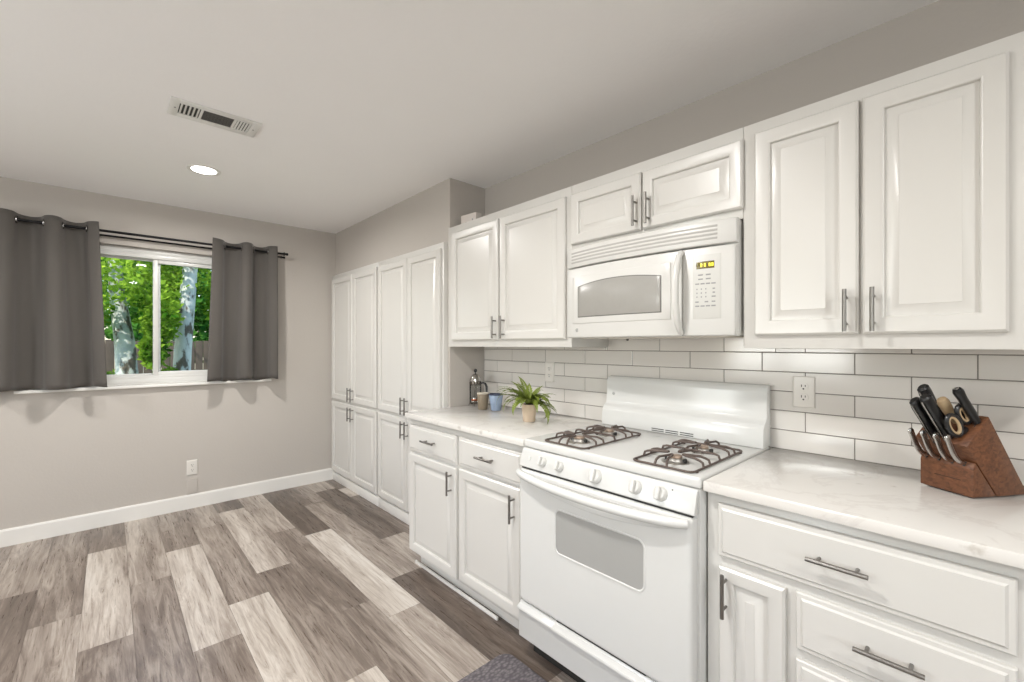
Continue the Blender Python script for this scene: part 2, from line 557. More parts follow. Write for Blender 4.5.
for k in range(-4, 24):
    ya = -.59 - PLANK * k; yb = ya + PLANK
    if yb > .0: yb = 0
    if ya < YL: ya = YL
    if ya >= yb: continue
    x = 0.
    for xe, t in rows_known.get(k, []):
        plank(x, xe, ya, yb, t); x = xe
    if x == 0:
        x1 = random.uniform(.3, 1.2); plank(0, x1, ya, yb, random.choice([.2, .4, .5, .7])); x = x1
    while x < XR:
        x1 = min(x + 1.21, XR)
        plank(x, x1, ya, yb, random.choice([.18, .35, .45, .55, .7])); x = x1
me = bpy.data.meshes.new('floor')
o = len(fv)
fv += [(-.02, YL, -.004), (XR, YL, -.004), (XR, .0, -.004), (-.02, .0, -.004), (-.02, YL, -.06), (XR, YL, -.06), (XR, 0, -.06), (-.02, 0, -.06)]
ff += [(o, o + 1, o + 2, o + 3), (o + 4, o + 7, o + 6, o + 5), (o, o + 4, o + 5, o + 1), (o + 1, o + 5, o + 6, o + 2), (o + 2, o + 6, o + 7, o + 3), (o + 3, o + 7, o + 4, o)]
tones += [(.1, 0)] * 6
me.from_pydata(fv, [], ff)
at = me.color_attributes.new('tone', 'FLOAT_COLOR', 'CORNER')
for p in me.polygons:
    for li in p.loop_indices:
        at.data[li].color = (tones[p.index][0], tones[p.index][1], 0, 1)
me.materials.append(M_PLANK)
fl = link('floor', me); fl['kind'] = 'structure'

# ------------------------------------------------------------------ window
g = G()
FX0, FX1 = -.095, -.045


def frame_rect(g, x0, x1, y0, y1, z0, z1, w, bev=.003):
    g.box(x0, x1, y0, y0 + w, z0, z1, bev); g.box(x0, x1, y1 - w, y1, z0, z1, bev)
    g.box(x0, x1, y0 + w, y1 - w, z0, z0 + w, bev); g.box(x0, x1, y0 + w, y1 - w, z1 - w, z1, bev)


win = link('window_1', None, None, (-.07, (WY0 + WY1) / 2, WZ0)); win['kind'] = 'structure'
g = G(); frame_rect(g, FX0, FX1, WY0 + .001, WY1 - .001, WZ0 + .001, WZ1 - .001, .042); g.box(FX0, FX1, WY0 + .04, WY1 - .04, WZ0 + .04, WZ0 + .062, .003)
g.box(FX0, FX1 + .008, WY0 + .04, WY1 - .04, WZ1 - .075, WZ1 - .04, .003)
obj('window_frame', g, M_PLASTIC, win)
ym = -1.665
g = G(); frame_rect(g, -.075, -.05, ym - .028, WY1 - .043, WZ0 + .060, WZ1 - .073, .032)
sash = obj('sash', g, M_PLASTIC, win)
obj('pane', G().box(-.065, -.061, ym, WY1 - .07, WZ0 + .08, WZ1 - .09), M_GLASS, sash, smooth=0)
g = G(); frame_rect(g, -.094, -.076, WY0 + .043, ym + .02, WZ0 + .060, WZ1 - .073, .018)
sash2 = obj('sash', g, M_PLASTIC, win)
obj('pane', G().box(-.087, -.083, WY0 + .055, ym + .005, WZ0 + .07, WZ1 - .085), M_GLASS, sash2, smooth=0)
g = G(); g.box(.0005, .034, -2.407, -.877, .996, 1.018, .004).box(-.044, .004, WY0 + .002, WY1 - .002, 1.0205, 1.0235, .001)
obj('window_sill', g, M_TRIM, win)

# ------------------------------------------------------------------ curtain rods and curtains
RZ = 2.137
rod = thing('curtain_rod', (.09, -1.65, RZ), 'black double curtain rod with short end caps above the window', 'curtain rod')
for x, r, y0, y1, rz in ((.09, .0095, -2.86, -.80, RZ), (.034, .007, -2.84, -.81, RZ - .022)):
    obj('rod', G().tube([(x, y0, rz), (x, y1, rz)], r, 14), M_BLACKM, rod)
for x, r, ys, rz in ((.09, .0165, (-2.86, -.80), RZ), (.034, .012, (-2.84, -.81), RZ - .022)):
    for y, sgn in zip(ys, (-1, 1)):
        gg = G().tube([(x, y + sgn * t * .001, rz) for t in (0, 6, 8, 14, 16, 40, 44)],
                      [r * .62, r * .62, r, r, r * .55, r * .8, r * .55], 14)
        obj('finial', gg, M_BLACKM, rod)
for y in (-2.80, -.845):
    gg = G().box(0, .006, y - .012, y + .012, RZ - .035, RZ + .035, .002)
    gg.tube([(.006, y, RZ - .034), (.05, y, RZ - .034), (.088, y, RZ - .024), (.09, y, RZ - .015)], .005, 8)
    gg.tube([(.034, y, RZ - .034), (.034, y, RZ - .028)], .005, 8).tube([(.09, y, RZ - .016), (.09, y, RZ - .008)], .006, 8)
    obj('bracket', gg, M_BLACKM, rod)


def curtain(y0, y1, crossings, label, first_front):
    """crossings: y of the grommets; fabric snakes in front of / behind the rod between them"""
    ztop, zbot = 2.182, 1.022
    # the inner edge flares a little towards the hem
    taper = (lambda f, v: .045 * v * f ** 3) if y0 < -2 else (lambda f, v: -.04 * v * (1 - f) ** 3)
    xr = .09
    cs = sorted(crossings)
    ys = [y0] + cs + [y1]
    t = thing('curtain', (xr, (y0 + y1) / 2, zbot), label, 'curtain', 'curtains hung on the window rod')
    N = 14
    pts = []                                # top view centre line, amplitude factor
    front = first_front
    for i in range(len(ys) - 1):
        a, b = ys[i], ys[i + 1]
        end = (i == 0 or i == len(ys) - 2)
        for k in range(N):
            u = k / N
            if i == 0: s = math.sin(PI / 2 * (1 + u)) if True else 0
            elif i == len(ys) - 2: s = math.sin(PI / 2 * u)
            else: s = math.sin(PI * u)
            s = math.copysign(abs(s) ** .6, s)
            pts.append((a + (b - a) * u, s if front else -s))
        front = not front
    last = (len(ys) - 2) % 2 == 0
    pts.append((y1, (1 if (first_front == last) else -1)))
    nz = 30
    vs = []; fs = []
    ht = 0
    n = len(pts)
    for j in range(nz + 1):
        v = j / nz
        z = ztop + (zbot - ztop) * v
        amp = .040 + .018 * v
        for i, (y, s) in enumerate(pts):
            fi = i / n
            yy = y + taper(fi, v) + (.014 * v * math.sin(9 * fi + 1) if 0 < i < n - 1 else 0)
            x = xr + s * amp + .004 * math.sin(7 * v + 11 * fi) * v
            zz = z + (.007 * s if j == 0 else (.006 * math.sin(17 * fi) + .004 * s) * v ** 6)
            vs.append((x, yy, zz))
    for j in range(nz):
        for i in range(n - 1):
            a = j * n + i
            fs.append([a, a + 1, a + n + 1, a + n])
    me = bpy.data.meshes.new('fabric')
    b = BASE[t]
    me.from_pydata([Vector(v) - b for v in vs], [], fs)
    for p in me.polygons: p.use_smooth = True
    me.materials.append(M_CURT)
    o = link('fabric', me, t)
    md = o.modifiers.new('thickness', 'SOLIDIFY'); md.thickness = .0025; md.offset = 0
    # hem line near the bottom and the top seam
    hz = zbot + .062
    hem = []
    for i, (y, s) in enumerate(pts):
        v = (ztop - hz) / (ztop - zbot); fi = i / n
        hem.append((xr + s * (.040 + .018 * v) + .004 * math.sin(7 * v + 11 * fi) * v + .0012,
                    y + taper(fi, v) + (.014 * v * math.sin(9 * fi + 1) if 0 < i < n - 1 else 0), hz))
    obj('hem_seam', G().tube(hem, .0011, 5), M_CURT, t)
    for c in cs:
        # tilt of the fabric at the crossing is almost along x
        ring = [(xr + .0215 * math.cos(a), c + .0028, RZ + .0215 * math.sin(a)) for a in [2 * PI * k / 24 for k in range(24)]]
        obj('grommet', G().tube(ring, .0042, 8, closed=True), M_GROM, t)
    return t


curtain(-2.745, -1.998, [-2.62, -2.50, -2.39, -2.27, -2.177, -2.064],
        'wider dark grey grommet curtain covering the left side of the window', True)
curtain(-1.33, -.852, [-1.246, -1.125, -1.035, -.927],
        'narrower dark grey grommet curtain covering the right side of the window', True)

# ------------------------------------------------------------------ cabinets


def rect(x0, x1, z0, z1, y):
    return [(x0, y, z0), (x1, y, z0), (x1, y, z1), (x0, y, z1)]


def raised_panel(x0, x1, z0, z1, yb, yf, stile=.055):
    """door leaf with frame, groove and raised field; faces -y"""
    R = [(0, yb), (0, yf + .006), (.006, yf), (.010, yf), (stile - .006, yf), (stile, yf + .004), (stile + .002, yf + .0135),
         (stile + .009, yf + .0135), (stile + .031, yf + .0035), (stile + .0325, yf + .002), (stile + .034, yf + .002)]
    w = min(x1 - x0, z1 - z0) / 2 - .004
    sc = min(1, w / (stile + .034))
    return G().rings([rect(x0 + i * sc, x1 - i * sc, z0 + i * sc, z1 - i * sc, y) for i, y in R])


def slab_front(x0, x1, z0, z1, yb, yf):
    R = [(0, yb), (0, yf + .008), (.003, yf + .005), (.012, yf + .0045), (.017, yf), (.02, yf)]
    return G().rings([rect(x0 + i, x1 - i, z0 + i, z1 - i, y) for i, y in R])


def bar_pull(parent, x, z, yd, vertical, L=.125, label=None):
    yb = yd - .030; r = .0056
    g = G()
    h = L / 2; p = L * .5 * .62
    if vertical:
        g.tube([(x, yb, z - h), (x, yb, z + h)], r, 12)
        for s in (-p, p): g.tube([(x, yd + .001, z + s), (x, yb, z + s)], .0042, 10)
    else:
        g.tube([(x - h, yb, z), (x + h, yb, z)], r, 12)
        for s in (-p, p): g.tube([(x + s, yd + .001, z), (x + s, yb, z)], .0042, 10)
    return obj('handle', g, M_NICKEL, parent, label='brushed nickel bar handle')


def door(t, x0, x1, z0, z1, yframe, hx=None, hz=None, stile=.050, narrow=False):
    yf = yframe - .020
    d = obj('door', raised_panel(x0, x1, z0, z1, yframe - .001, yf, stile), M_CAB, t)
    if hx is not None: bar_pull(d, hx, hz, yf, True)
    return d


def drawer(t, x0, x1, z0, z1, yframe, hx=None, panel=False):
    yf = yframe - .020
    d = obj('drawer', slab_front(x0, x1, z0, z1, yframe - .001, yf), M_CAB, t)
    if hx is not None: bar_pull(d, hx, (z0 + z1) / 2 + .005, yf, False)
    return d


# tall pantry cabinets (two units)
YF = -.326
for x0, x1, doors, lab in (
        (.003, 1.003, ((.022, .507, .477), (.515, .985, .544)), 'tall white pantry cabinet with four raised-panel doors next to the window wall'),
        (1.005, 1.945, ((1.022, 1.486, 1.449), (1.494, 1.925, 1.508)), 'tall white pantry cabinet with four raised-panel doors between its twin and the counter')):
    t = thing('pantry_cabinet', ((x0 + x1) / 2, YF, 0), lab, 'cabinet', 'tall pantry cabinets')
    obj('body', G().box(x0, x1, YF, -.004, .081, 1.999, .0015), M_CAB, t)
    obj('base_board', G().box(x0, x1, YF - .004, YF + .012, 0, .079, .002), M_TRIM, t)
    for a, b, hx in doors:
        door(t, a, b, .80, 1.958, YF, hx, .872)
        door(t, a, b, .100, .775, YF, hx, .697)

# base cabinets left of the stove
BF = -.600
t = thing('base_cabinet', (2.5, BF, 0), 'white base cabinet with two drawers over two doors left of the stove', 'cabinet')
obj('body', G().box(1.985, 3.016, BF, -.004, .085, CT - .031, .0015), M_CAB, t)
obj('toe_kick', G().box(2.03, 3.016, -.548, -.53, .0, .084), M_TRIM, t)
obj('shoe_strip', G().box(2.02, 2.778, -.582, -.572, 0, .018, .002), M_TRIM, t)
drawer(t, 2.012, 2.492, .695, .845, BF, 2.252)
drawer(t, 2.514, 2.987, .700, .845, BF, 2.752)
door(t, 2.012, 2.492, .095, .676, BF, 2.454, .595)
door(t, 2.516, 2.977, .108, .684, BF, 2.940, .595)

# base cabinet right of the stove
XE = 4.62
t = thing('base_cabinet', (4.2, BF, 0), 'white base cabinet with one door and three drawers right of the stove', 'cabinet')
obj('body', G().box(3.7875, XE, BF, -.004, .085, CT - .031, .0015), M_CAB, t)
obj('toe_kick', G().box(3.7875, XE, -.548, -.53, 0, .084), M_TRIM, t)
drawer(t, 3.823, 4.407, .698, .852, BF, 4.116)
drawer(t, 4.024, 4.407, .522, .672, BF, 4.212)
drawer(t, 4.024, 4.407, .110, .495, BF, 4.212)
door(t, 3.826, 3.999, .110, .667, BF, 3.849, .596, stile=.042)

# counters
for x0, x1, lab in ((1.990, 3.0165, 'white veined quartz counter left of the stove under the plant'),
                    (3.789, XE + .02, 'white veined quartz counter right of the stove under the knife block')):
    o = obj('countertop', G().box(x0, x1, -.6373, -.0085, CT - .030, CT, .003), M_QUARTZ, None, (x0, -.3, CT - .03))
    tag(o, lab, 'countertop')

# upper cabinets
UF = -.310
UT = 2.085


def upper(x0, x1, z0, doors, lab, hz, stile=.055):
    fx = lambda x: 4.3644 + (x - 4.3644) * .9905
    fz = lambda z: 1.3217 + (z - 1.3217) * .9905
    x0 = max(fx(x0), 1.9745) if x0 > 1.98 else 1.9745
    x1 = fx(x1) if x1 < 4.5 else x1
    doors = [(fx(a), fx(b), fz(c), fz(d), fx(h)) for a, b, c, d, h in doors]
    hz = fz(hz); z0 = fz(z0)
    t = thing('wall_cabinet', ((x0 + x1) / 2, UF, z0), lab, 'cabinet')
    obj('body', G().box(x0, x1, UF, -.004, z0, UT, .0015), M_CAB, t)
    for a, b, za, zb, hx in doors:
        door(t, a, b, za, zb, UF, hx, hz, stile)
    return t


upper(1.976, 3.0005, 1.3095, ((2.010, 2.472, 1.350, 2.045, 2.457), (2.486, 2.972, 1.350, 2.045, 2.530)),
      'white two-door wall cabinet left of the microwave', 1.420, .048)
upper(3.0015, 3.7808, 1.770, ((3.008, 3.384, 1.803, 2.045, 3.366), (3.392, 3.784, 1.803, 2.045, 3.425)),
      'short white two-door wall cabinet above the microwave', 1.880, .045)
upper(3.7818, 4.61, 1.3095, ((3.822, 4.107, 1.354, 2.050, 4.079), (4.117, 4.403, 1.354, 2.050, 4.143)),
      'white two-door wall cabinet right of the microwave', 1.424, .048)

# ------------------------------------------------------------------ tile backsplash
TL, TH, XJ = .2978, .0755, 3.9003
g = G(); g.box(XP + .001, 4.66, -.006, -.0005, CT - .03, 1.3085)
g.box(2.994, 3.80, -.006, -.0005, 1.3085, 1.40)
bs = obj('backsplash', g, M_GROUT, None, (XP, 0, CT), smooth=0)
tag(bs, 'white glazed 3 by 12 inch tile backsplash with grey grout behind counters and stove', 'backsplash')
g = G()
for r in range(-1, 6):
    z0 = CT + r * TH + .0015; z1 = z0 + TH - .003
    k0 = 1 if r % 2 == 0 else 0
    n = -16
    while True:
        xa = XJ + (k0 + 2 * n) * TL / 2 + .0013; xb = xa + TL - .0026; n += 1
        if xa > 4.65: break
        if xb < XP + .01: continue
        xa = max(xa, XP + .003); xb = min(xb, 4.66)
        if xb - xa < .01: continue
        if r == 5:
            # last row: cut under the wall cabinets, full behind the microwave
            def put(a, b, zt):
                if b - a > .006: g.box(a, b, -.0085, -.0055, z0, zt, .0012, seg=1)
            put(xa, min(xb, 2.993), min(z1, 1.308)); put(max(xa, 2.995), min(xb, 3.799), z1); put(max(xa, 3.801), xb, min(z1, 1.308))
        else:
            g.box(xa, xb, -.0085, -.0055, z0, z1, .0012, seg=1)
obj('tile', g, M_TILE, bs, label='glossy white rectangular tiles')['kind'] = 'stuff'

# ------------------------------------------------------------------ outlets


def outlet(cx, cz, wall, label, w=.072, h=.118, blank=False, pm=None):
    """wall 'y': on plane y=-.0085 facing -y ; 'x': plane x=0 facing +x"""
    base = (cx, -.0085, cz) if wall == 'y' else (0, cx, cz)
    t = thing('wall_outlet' if not blank else 'blank_wall_plate', base, label, 'outlet' if not blank else 'wall plate')
    if wall == 'y':
        mt = Matrix.Translation(base)
    else:
        mt = Matrix.Translation(base) @ Matrix.Rotation(PI / 2, 4, 'Z')
    pm = pm or M_PLATE
    obj('plate', G().rings([[mt @ Vector(q) for q in rect(-w / 2 + i, w / 2 - i, -h / 2 + i, h / 2 - i, y)]
                            for i, y in ((0, 0), (0, -.003), (.003, -.006), (.006, -.0065))]), pm, t)
    if blank:
        for s in (-.03, .03):
            obj('screw', G().lathe([(.003, 0), (.003, .001), (0, .0012)], (0, -.0064, s), 10, 'y', mt), pm, t)
        return t
    for s in (-.020, .020):
        pts = [(.0165 * math.cos(a), s + max(-.014, min(.014, .0175 * math.sin(a)))) for a in [2 * PI * k / 24 for k in range(24)]]
        rc = obj('socket', G().prism(pts, 1, -.0085, -.006, 0, mt), pm, t)
        gg = G().box(-.0075, -.0048, -.0089, -.0084, s - .001, s + .008, 0, mt).box(.0048, .0072, -.0089, -.0084, s, s + .0075, 0, mt)
        gg.lathe([(.003, 0), (.003, .0005), (0, .0006)], (0, -.0084, s - .008), 12, 'y', mt)
        obj('slots', gg, M_SLOT, rc)
    obj('screw', G().lathe([(.003, 0), (.003, .001), (0, .0012)], (0, -.0064, 0), 10, 'y', mt), pm, t)
    return t


outlet(3.896, 1.143, 'y', 'white duplex outlet on the tiles right of the stove')
outlet(2.598, 1.160, 'y', 'white duplex outlet on the tiles behind the potted fern')
outlet(-1.450, .328, 'x', 'white duplex outlet low on the window wall above the baseboard')
outlet(-1.450, .178, 'x', 'small wall-coloured blank plate between outlet and baseboard on the window wall', blank=True, pm=M_WALL)

# ------------------------------------------------------------------ gas range
SX0, SX1 = 3.022, 3.782
SC = (SX0 + SX1) / 2
t = thing('gas_range', (SC, -.33, 0), 'white freestanding gas range with four burners and oven between the counters', 'stove')
g = G().box(SX0, SX1 - .002, -.635, -.02, .09, .884, .002)
obj('body', g, M_ENAMEL, t)
for x in (SX0 + .05, SX1 - .05):
    for y in (-.58, -.08):
        obj('leg', G().lathe([(.018, 0), (.018, .012), (.010, .016), (.010, .0895)], (x, y, 0), 14), M_DARK, t)
g = G().box(SX0 - .001, SX1 + .002, -.640, -.022, .885, .921, .009, seg=3)
ckt = obj('cooktop', g, M_ENAMEL, t)
# vents in the cooktop in front of the backguard
g = G()
for row in (0, 1):
    for i in range(3):
        x = 3.318 + i * .068
        obj('vent_slot', G().box(x, x + .060, -.1066, -.1045, .9270 + row * .009, .9305 + row * .009, .0003), M_DARK, ckt)
# control panel
pa, pb = (-.6405, .884), (-.668, .8135)
g = G().prism([(-.6365, .884), pa, (-.6475, .8775), pb, (-.662, .809), (-.6365, .809)], 0, SX0 + .002, SX1 - .006, .0018)
cp = obj('control_panel', g, M_ENAMEL, t)
pdir = Vector((0, -.0275, -.0705)).normalized()
pn = Vector((0, pdir.z, -pdir.y)).normalized()      # outward normal (towards -y, slightly up)
if pn.y > 0: pn = -pn


def panel_mtx(x, z):
    u = (z - .8775) / (.8135 - .8775)
    y = -.6475 + u * (-.668 + .6475)
    X = Vector((1, 0, 0)); Z = pn; Y = Z.cross(X)
    m = Matrix((X, Y, Z)).transposed().to_4x4()
    m.translation = Vector((x, y, z))
    return m


for x, r in ((3.150, .0200), (3.241, .0200), (3.411, .0265), (3.573, .0235), (3.663, .0235)):
    m4 = panel_mtx(x, .848)
    k = obj('knob', G().lathe([(r, 0), (r, .004), (r * .96, .006), (r * .84, .014), (r * .76, .016), (0, .0165)], (0, 0, 0), 28, 'z', m4), M_PLASTIC, t)
    grip = G().box(-r * .34, r * .34, -r * .88, r * .88, .010, .030, .005, m4, seg=3)
    obj('grip', grip, M_PLASTIC, k)
    mk = G().box(r * .7, r * .7 + .004, r + .001, r + .005, .0004, .001, 0, m4)
    obj('mark', mk, M_GREYTXT, cp)
m4 = panel_mtx(3.700, .868); obj('indicator_light', G().lathe([(.0022, 0), (.0022, .001), (0, .0012)], (0, 0, 0), 12, 'z', m4), M_SLOT, cp)
m4 = panel_mtx(3.076, .848); obj('light_switch', G().box(-.006, .006, -.008, .008, 0, .004, .001, m4), M_PLASTIC, cp)

# oven door with rounded glass window
def round_rect(x0, x1, z0, z1, r, y, n=6):
    pts = []
    for cx_, cz_, a0 in ((x1 - r, z1 - r, 0), (x0 + r, z1 - r, PI / 2), (x0 + r, z0 + r, PI), (x1 - r, z0 + r, 1.5 * PI)):
        for k in range(n + 1):
            a = a0 + PI / 2 * k / n
            pts.append((cx_ + r * math.cos(a), y, cz_ + r * math.sin(a)))
    return pts


DX0, DX1 = SX0 + .006, SX1 - .010
g = G().rings([round_rect(DX0 + i, DX1 - i, .252 + i, .801 - i, .012, y) for i, y in ((0, -.6365), (0, -.664), (.004, -.671), (.012, -.675), (.02, -.675))])
od = obj('oven_door', g, M_ENAMEL, t)
wx0, wx1, wz0, wz1 = 3.236, 3.612, .522, .683
g = G().rings([round_rect(wx0 - i, wx1 + i, wz0 - i, wz1 + i, .022 + i, y) for i, y in
               ((.008, -.6745), (.007, -.6775), (.003, -.6775), (0, -.6745), (-.0005, -.6735))], cap=False)
obj('window_bezel', g, M_ENAMEL, od)
obj('oven_window', G().rings([round_rect(wx0, wx1, wz0, wz1, .022, y) for y in (-.6748, -.6752)]), M_OVENGLASS, od)
# recess-like swell under the handle and the bowed handle
N = 28
hp = []; rr = []
for i in range(N + 1):
    u = i / N; x = DX0 + .008 + u * (DX1 - DX0 - .016)
    bow = 1 - (2 * u - 1) ** 2
    y = -.682 - .040 * bow ** .6
    hp.append((x, y, .789 - .012 * bow)); rr.append(.0165 - .003 * (1 - bow) ** 4)
obj('oven_handle', G().tube(hp, rr, 16), M_ENAMEL, od)
g = G()
pts = [(DX0 + .02, .785)] + [(DX0 + .02 + (DX1 - DX0 - .04) * u, .775 - .055 * math.sin(PI * u) ** .7) for u in [k / 24 for k in range(25)]] + [(DX1 - .02, .785)]
g.prism(pts, 1, -.6785, -.6745, .0015, seg=1)
obj('handle_shield', g, M_ENAMEL, od)
# drawer
g = G().prism([(-.6365, .245), (-.664, .245), (-.668, .236), (-.684, .226), (-.686, .218), (-.676, .210), (-.674, .10), (-.668, .095), (-.6365, .095)],
              0, DX0, DX1, .0015)
dr = obj('broiler_drawer', g, M_ENAMEL, t)
obj('grip_slot', G().box(3.231, 3.614, -.6655, -.655, .2452, .2512, .0005), M_DARK, dr)
g = G().prism([(-.668, .2365), (-.6875, .228), (-.690, .220), (-.682, .2195)], 0, 3.222, 3.622, .001)
obj('drawer_lip', g, M_ENAMEL, dr)
obj('panel_gap_shade', G().box(DX0 + .004, DX1 - .004, -.660, -.6366, .8025, .8085), M_DARK, t)  # dark strip painted as the shade between panel and door
obj('kick_gap_shade', G().box(SX0 + .02, SX1 - .02, -.60, -.59, .004, .092), M_DARK, t)  # dark sheet standing in for the shade under the range

# backguard, profile in (y,z)
prof = [(-.022, .9215), (-.106, .9215), (-.104, .965), (-.100, .996), (-.090, 1.012), (-.074, 1.024), (-.066, 1.036), (-.063, 1.06), (-.060, 1.135), (-.054, 1.152), (-.044, 1.161),
        (-.022, 1.163)]
g = G().prism(prof, 0, SX0 + .018, SX1 + .004, .003)
bgd = obj('backguard', g, M_ENAMEL, t)


def ge_mark(c, r, parent, nrm='y'):
    """small round emblem with two script loops"""
    m4 = Matrix.Translation(c)
    e = obj('emblem', G().lathe([(r, 0), (r, .001), (0, .0012)], (0, 0, 0), 20, 'y', m4), M_GREYTXT, parent)
    gg = G()
    ring = [(r * .86 * math.cos(a), -.0014, r * .86 * math.sin(a)) for a in [2 * PI * k / 20 for k in range(20)]]
    gg.tube(ring, r * .06, 5, closed=True, mtx=m4)
    for s, e0 in ((-.32, .3), (.30, .2)):
        lp = [(r * (s + .26 * math.cos(a)), -.0014, r * .42 * math.sin(a)) for a in [e0 + 5.2 * k / 14 for k in range(15)]]
        gg.tube(lp, r * .06, 5, mtx=m4)
    obj('script', gg, M_PLASTIC, e)


ge_mark((3.082, -.0625, 1.075), .008, bgd)


# burners and grates
def burner(x, y, r):
    g = G().lathe([(r * 1.35, 0), (r * 1.35, .002), (r * 1.2, .0035), (r * 1.05, .003), (r * .9, .006), (r * .82, .014), (r * .7, .016), (0, .016)], (x, y, .9208), 28)
    b = obj('burner', g, M_ALU, t)
    obj('burner_cap', G().lathe([(r * .62, 0), (r * .66, .003), (r * .6, .007), (r * .35, .009), (0, .0095)], (x, y, .9365), 24), M_COPPER, b)
    for sx in (-1, 1): obj('port', G().box(x + sx * r * .95 - .005, x + sx * r * .95 + .005, y - .008, y + .008, .9225, .936, .002), M_DARK, b)


def grate(x0, x1, y0, y1):
    zb, zt = .9265, .950
    r = .0042
    rc = .022
    per = []
    for cx_, cy_, a0 in ((x1 - rc, y1 - rc, 0), (x0 + rc, y1 - rc, PI / 2), (x0 + rc, y0 + rc, PI), (x1 - rc, y0 + rc, 1.5 * PI)):
        for k in range(6):
            a = a0 + PI / 2 * k / 5; per.append((cx_ + rc * math.cos(a), cy_ + rc * math.sin(a), zb))
    g = G().tube(per, r * .9, 8, closed=True)
    xc = (x0 + x1) / 2
    ym_ = (y0 + y1) / 2
    bs_ = [(xc, y0 + (ym_ - y0) * .50), (xc, ym_ + (y1 - ym_) * .50)]
    hl = .036
    for bx, by in bs_:
        hy = (ym_ - y0) / 2
        # looped fingers: start on the perimeter, rise, run in, hook down
        for sx, sy in ((-1, 0), (1, 0)):
            xe = x0 if sx < 0 else x1
            for w in (-hl * .55, hl * .55):
                p = [(xe, by + w * 1.25, zb), (xe - sx * .004, by + w * 1.2, zb + .015), (xe - sx * .014, by + w * 1.1, zt - .004),
                     (xe - sx * .03, by + w, zt), (bx + sx * .036, by + w * .32, zt), (bx + sx * .026, by + w * .15, zt + .001)]
                g.tube(p, r, 8)
        for sy in (-1, 1):
            ye = by + sy * hy
            for w in (-hl * .45, hl * .45):
                p = [(bx + w * 1.3, ye, zb if (abs(ye - y0) < .01 or abs(ye - y1) < .01) else zt - .004),
                     (bx + w * 1.2, ye - sy * .008, zt - .008), (bx + w, ye - sy * .022, zt),
                     (bx + w * .3, by + sy * .036, zt), (bx + w * .12, by + sy * .026, zt + .001)]
                g.tube(p, r, 8)
    # centre bar
    g.tube([(x0, ym_, zb), (x0 + .006, ym_, zt - .008), (x0 + .02, ym_, zt - .004), (x1 - .02, ym_, zt - .004), (x1 - .006, ym_, zt - .008), (x1, ym_, zb)], r, 8)
    for x in (x0, x1):
        for y in (y0 + .03, y1 - .03):
            g.lathe([(.006, 0), (.005, .006)], (x, y, .9212), 8)
    obj('grate', g, M_GRATE, t)
    for bx, by in bs_: burner(bx, by, .034)


grate(3.120, 3.330, -.622, -.205)
grate(3.536, 3.750, -.622, -.205)

# ------------------------------------------------------------------ microwave
MX0, MX1 = 3.0195, 3.779
t = thing('microwave', (SC, -.2, 1.352), 'white over-the-range microwave mounted above the gas range', 'microwave')
obj('body', G().box(MX0 + .002, MX1 - .002, -.333, -.010, 1.356, 1.766, .003), M_PLASTIC, t)
obj('vent_underside', G().box(MX0 + .05, MX1 - .05, -.30, -.05, 1.350, 1.3555, .001), M_CABIN, t)
XM = (MX0 + MX1) / 2


def bowy(x, d=0):
    u = (x - XM) / ((MX1 - MX0) / 2)
    return -.348 - .040 * (1 - min(1, abs(u)) ** 2.4) - d


def bow_slab(x0, x1, z0f, z1f, d_in, d_out, rnd=.004, nx=24):
    """a slab following the bowed front; edges rounded by rnd"""
    xs = [x0, x0 + rnd * .35, x0 + rnd]
    xs += [x0 + rnd + (x1 - x0 - 2 * rnd) * k / nx for k in range(1, nx)]
    xs += [x1 - rnd, x1 - rnd * .35, x1]
    ins = {0: rnd, 1: rnd * .3, 2: 0, len(xs) - 3: 0, len(xs) - 2: rnd * .3, len(xs) - 1: rnd}
    rings = []
    for i, x in enumerate(xs):
        e = ins.get(i, 0)
        za, zb = z0f(x), z1f(x)
        yo = bowy(x, d_out - e); yi = bowy(x, d_in)
        rings.append([(x, yi, za), (x, yo + rnd, za), (x, yo + rnd * .3, za + rnd * .3), (x, yo, za + rnd),
                      (x, yo, zb - rnd), (x, yo + rnd * .3, zb - rnd * .3), (x, yo + rnd, zb), (x, yi, zb)])
    return G().rings(rings)


c_ = lambda v: (lambda x: v)
obj('front_frame', bow_slab(MX0, MX1, c_(1.353), c_(1.6735), -.020, -.003, .004), M_PLASTIC, t)
grl = obj('vent_grille', bow_slab(MX0, MX1, c_(1.680), c_(1.766), -.020, -.0005, .006), M_PLASTIC, t)
g = G()
for i in range(4):
    z = 1.698 + i * .0145
    g.v, g.f = g.v, g.f
    q = bow_slab(MX0 + .030, MX1 - .060, c_(z), c_(z + .0075), -.0012, .0004, .0005)
    g.add(q.v, q.f)
obj('louvre_slot_shade', g, mat('louvre_shadow', srgb(176, 174, 170), .6), grl)  # slots drawn as thin slabs in a painted shade tone
dX1 = 3.600
dg = obj('microwave_door', bow_slab(MX0 + .002, dX1, c_(1.355), c_(1.6715), -.0035, .007, .005), M_PLASTIC, t)
q = bow_slab(MX0 + .045, 3.560, c_(1.418), lambda x: 1.632, .0065, .0105, .0025)
obj('door_panel', q, M_PLASTIC, dg)


def arch(x):
    u = (x - 3.318) / .205
    return 1.583 + .018 * (1 - u * u)


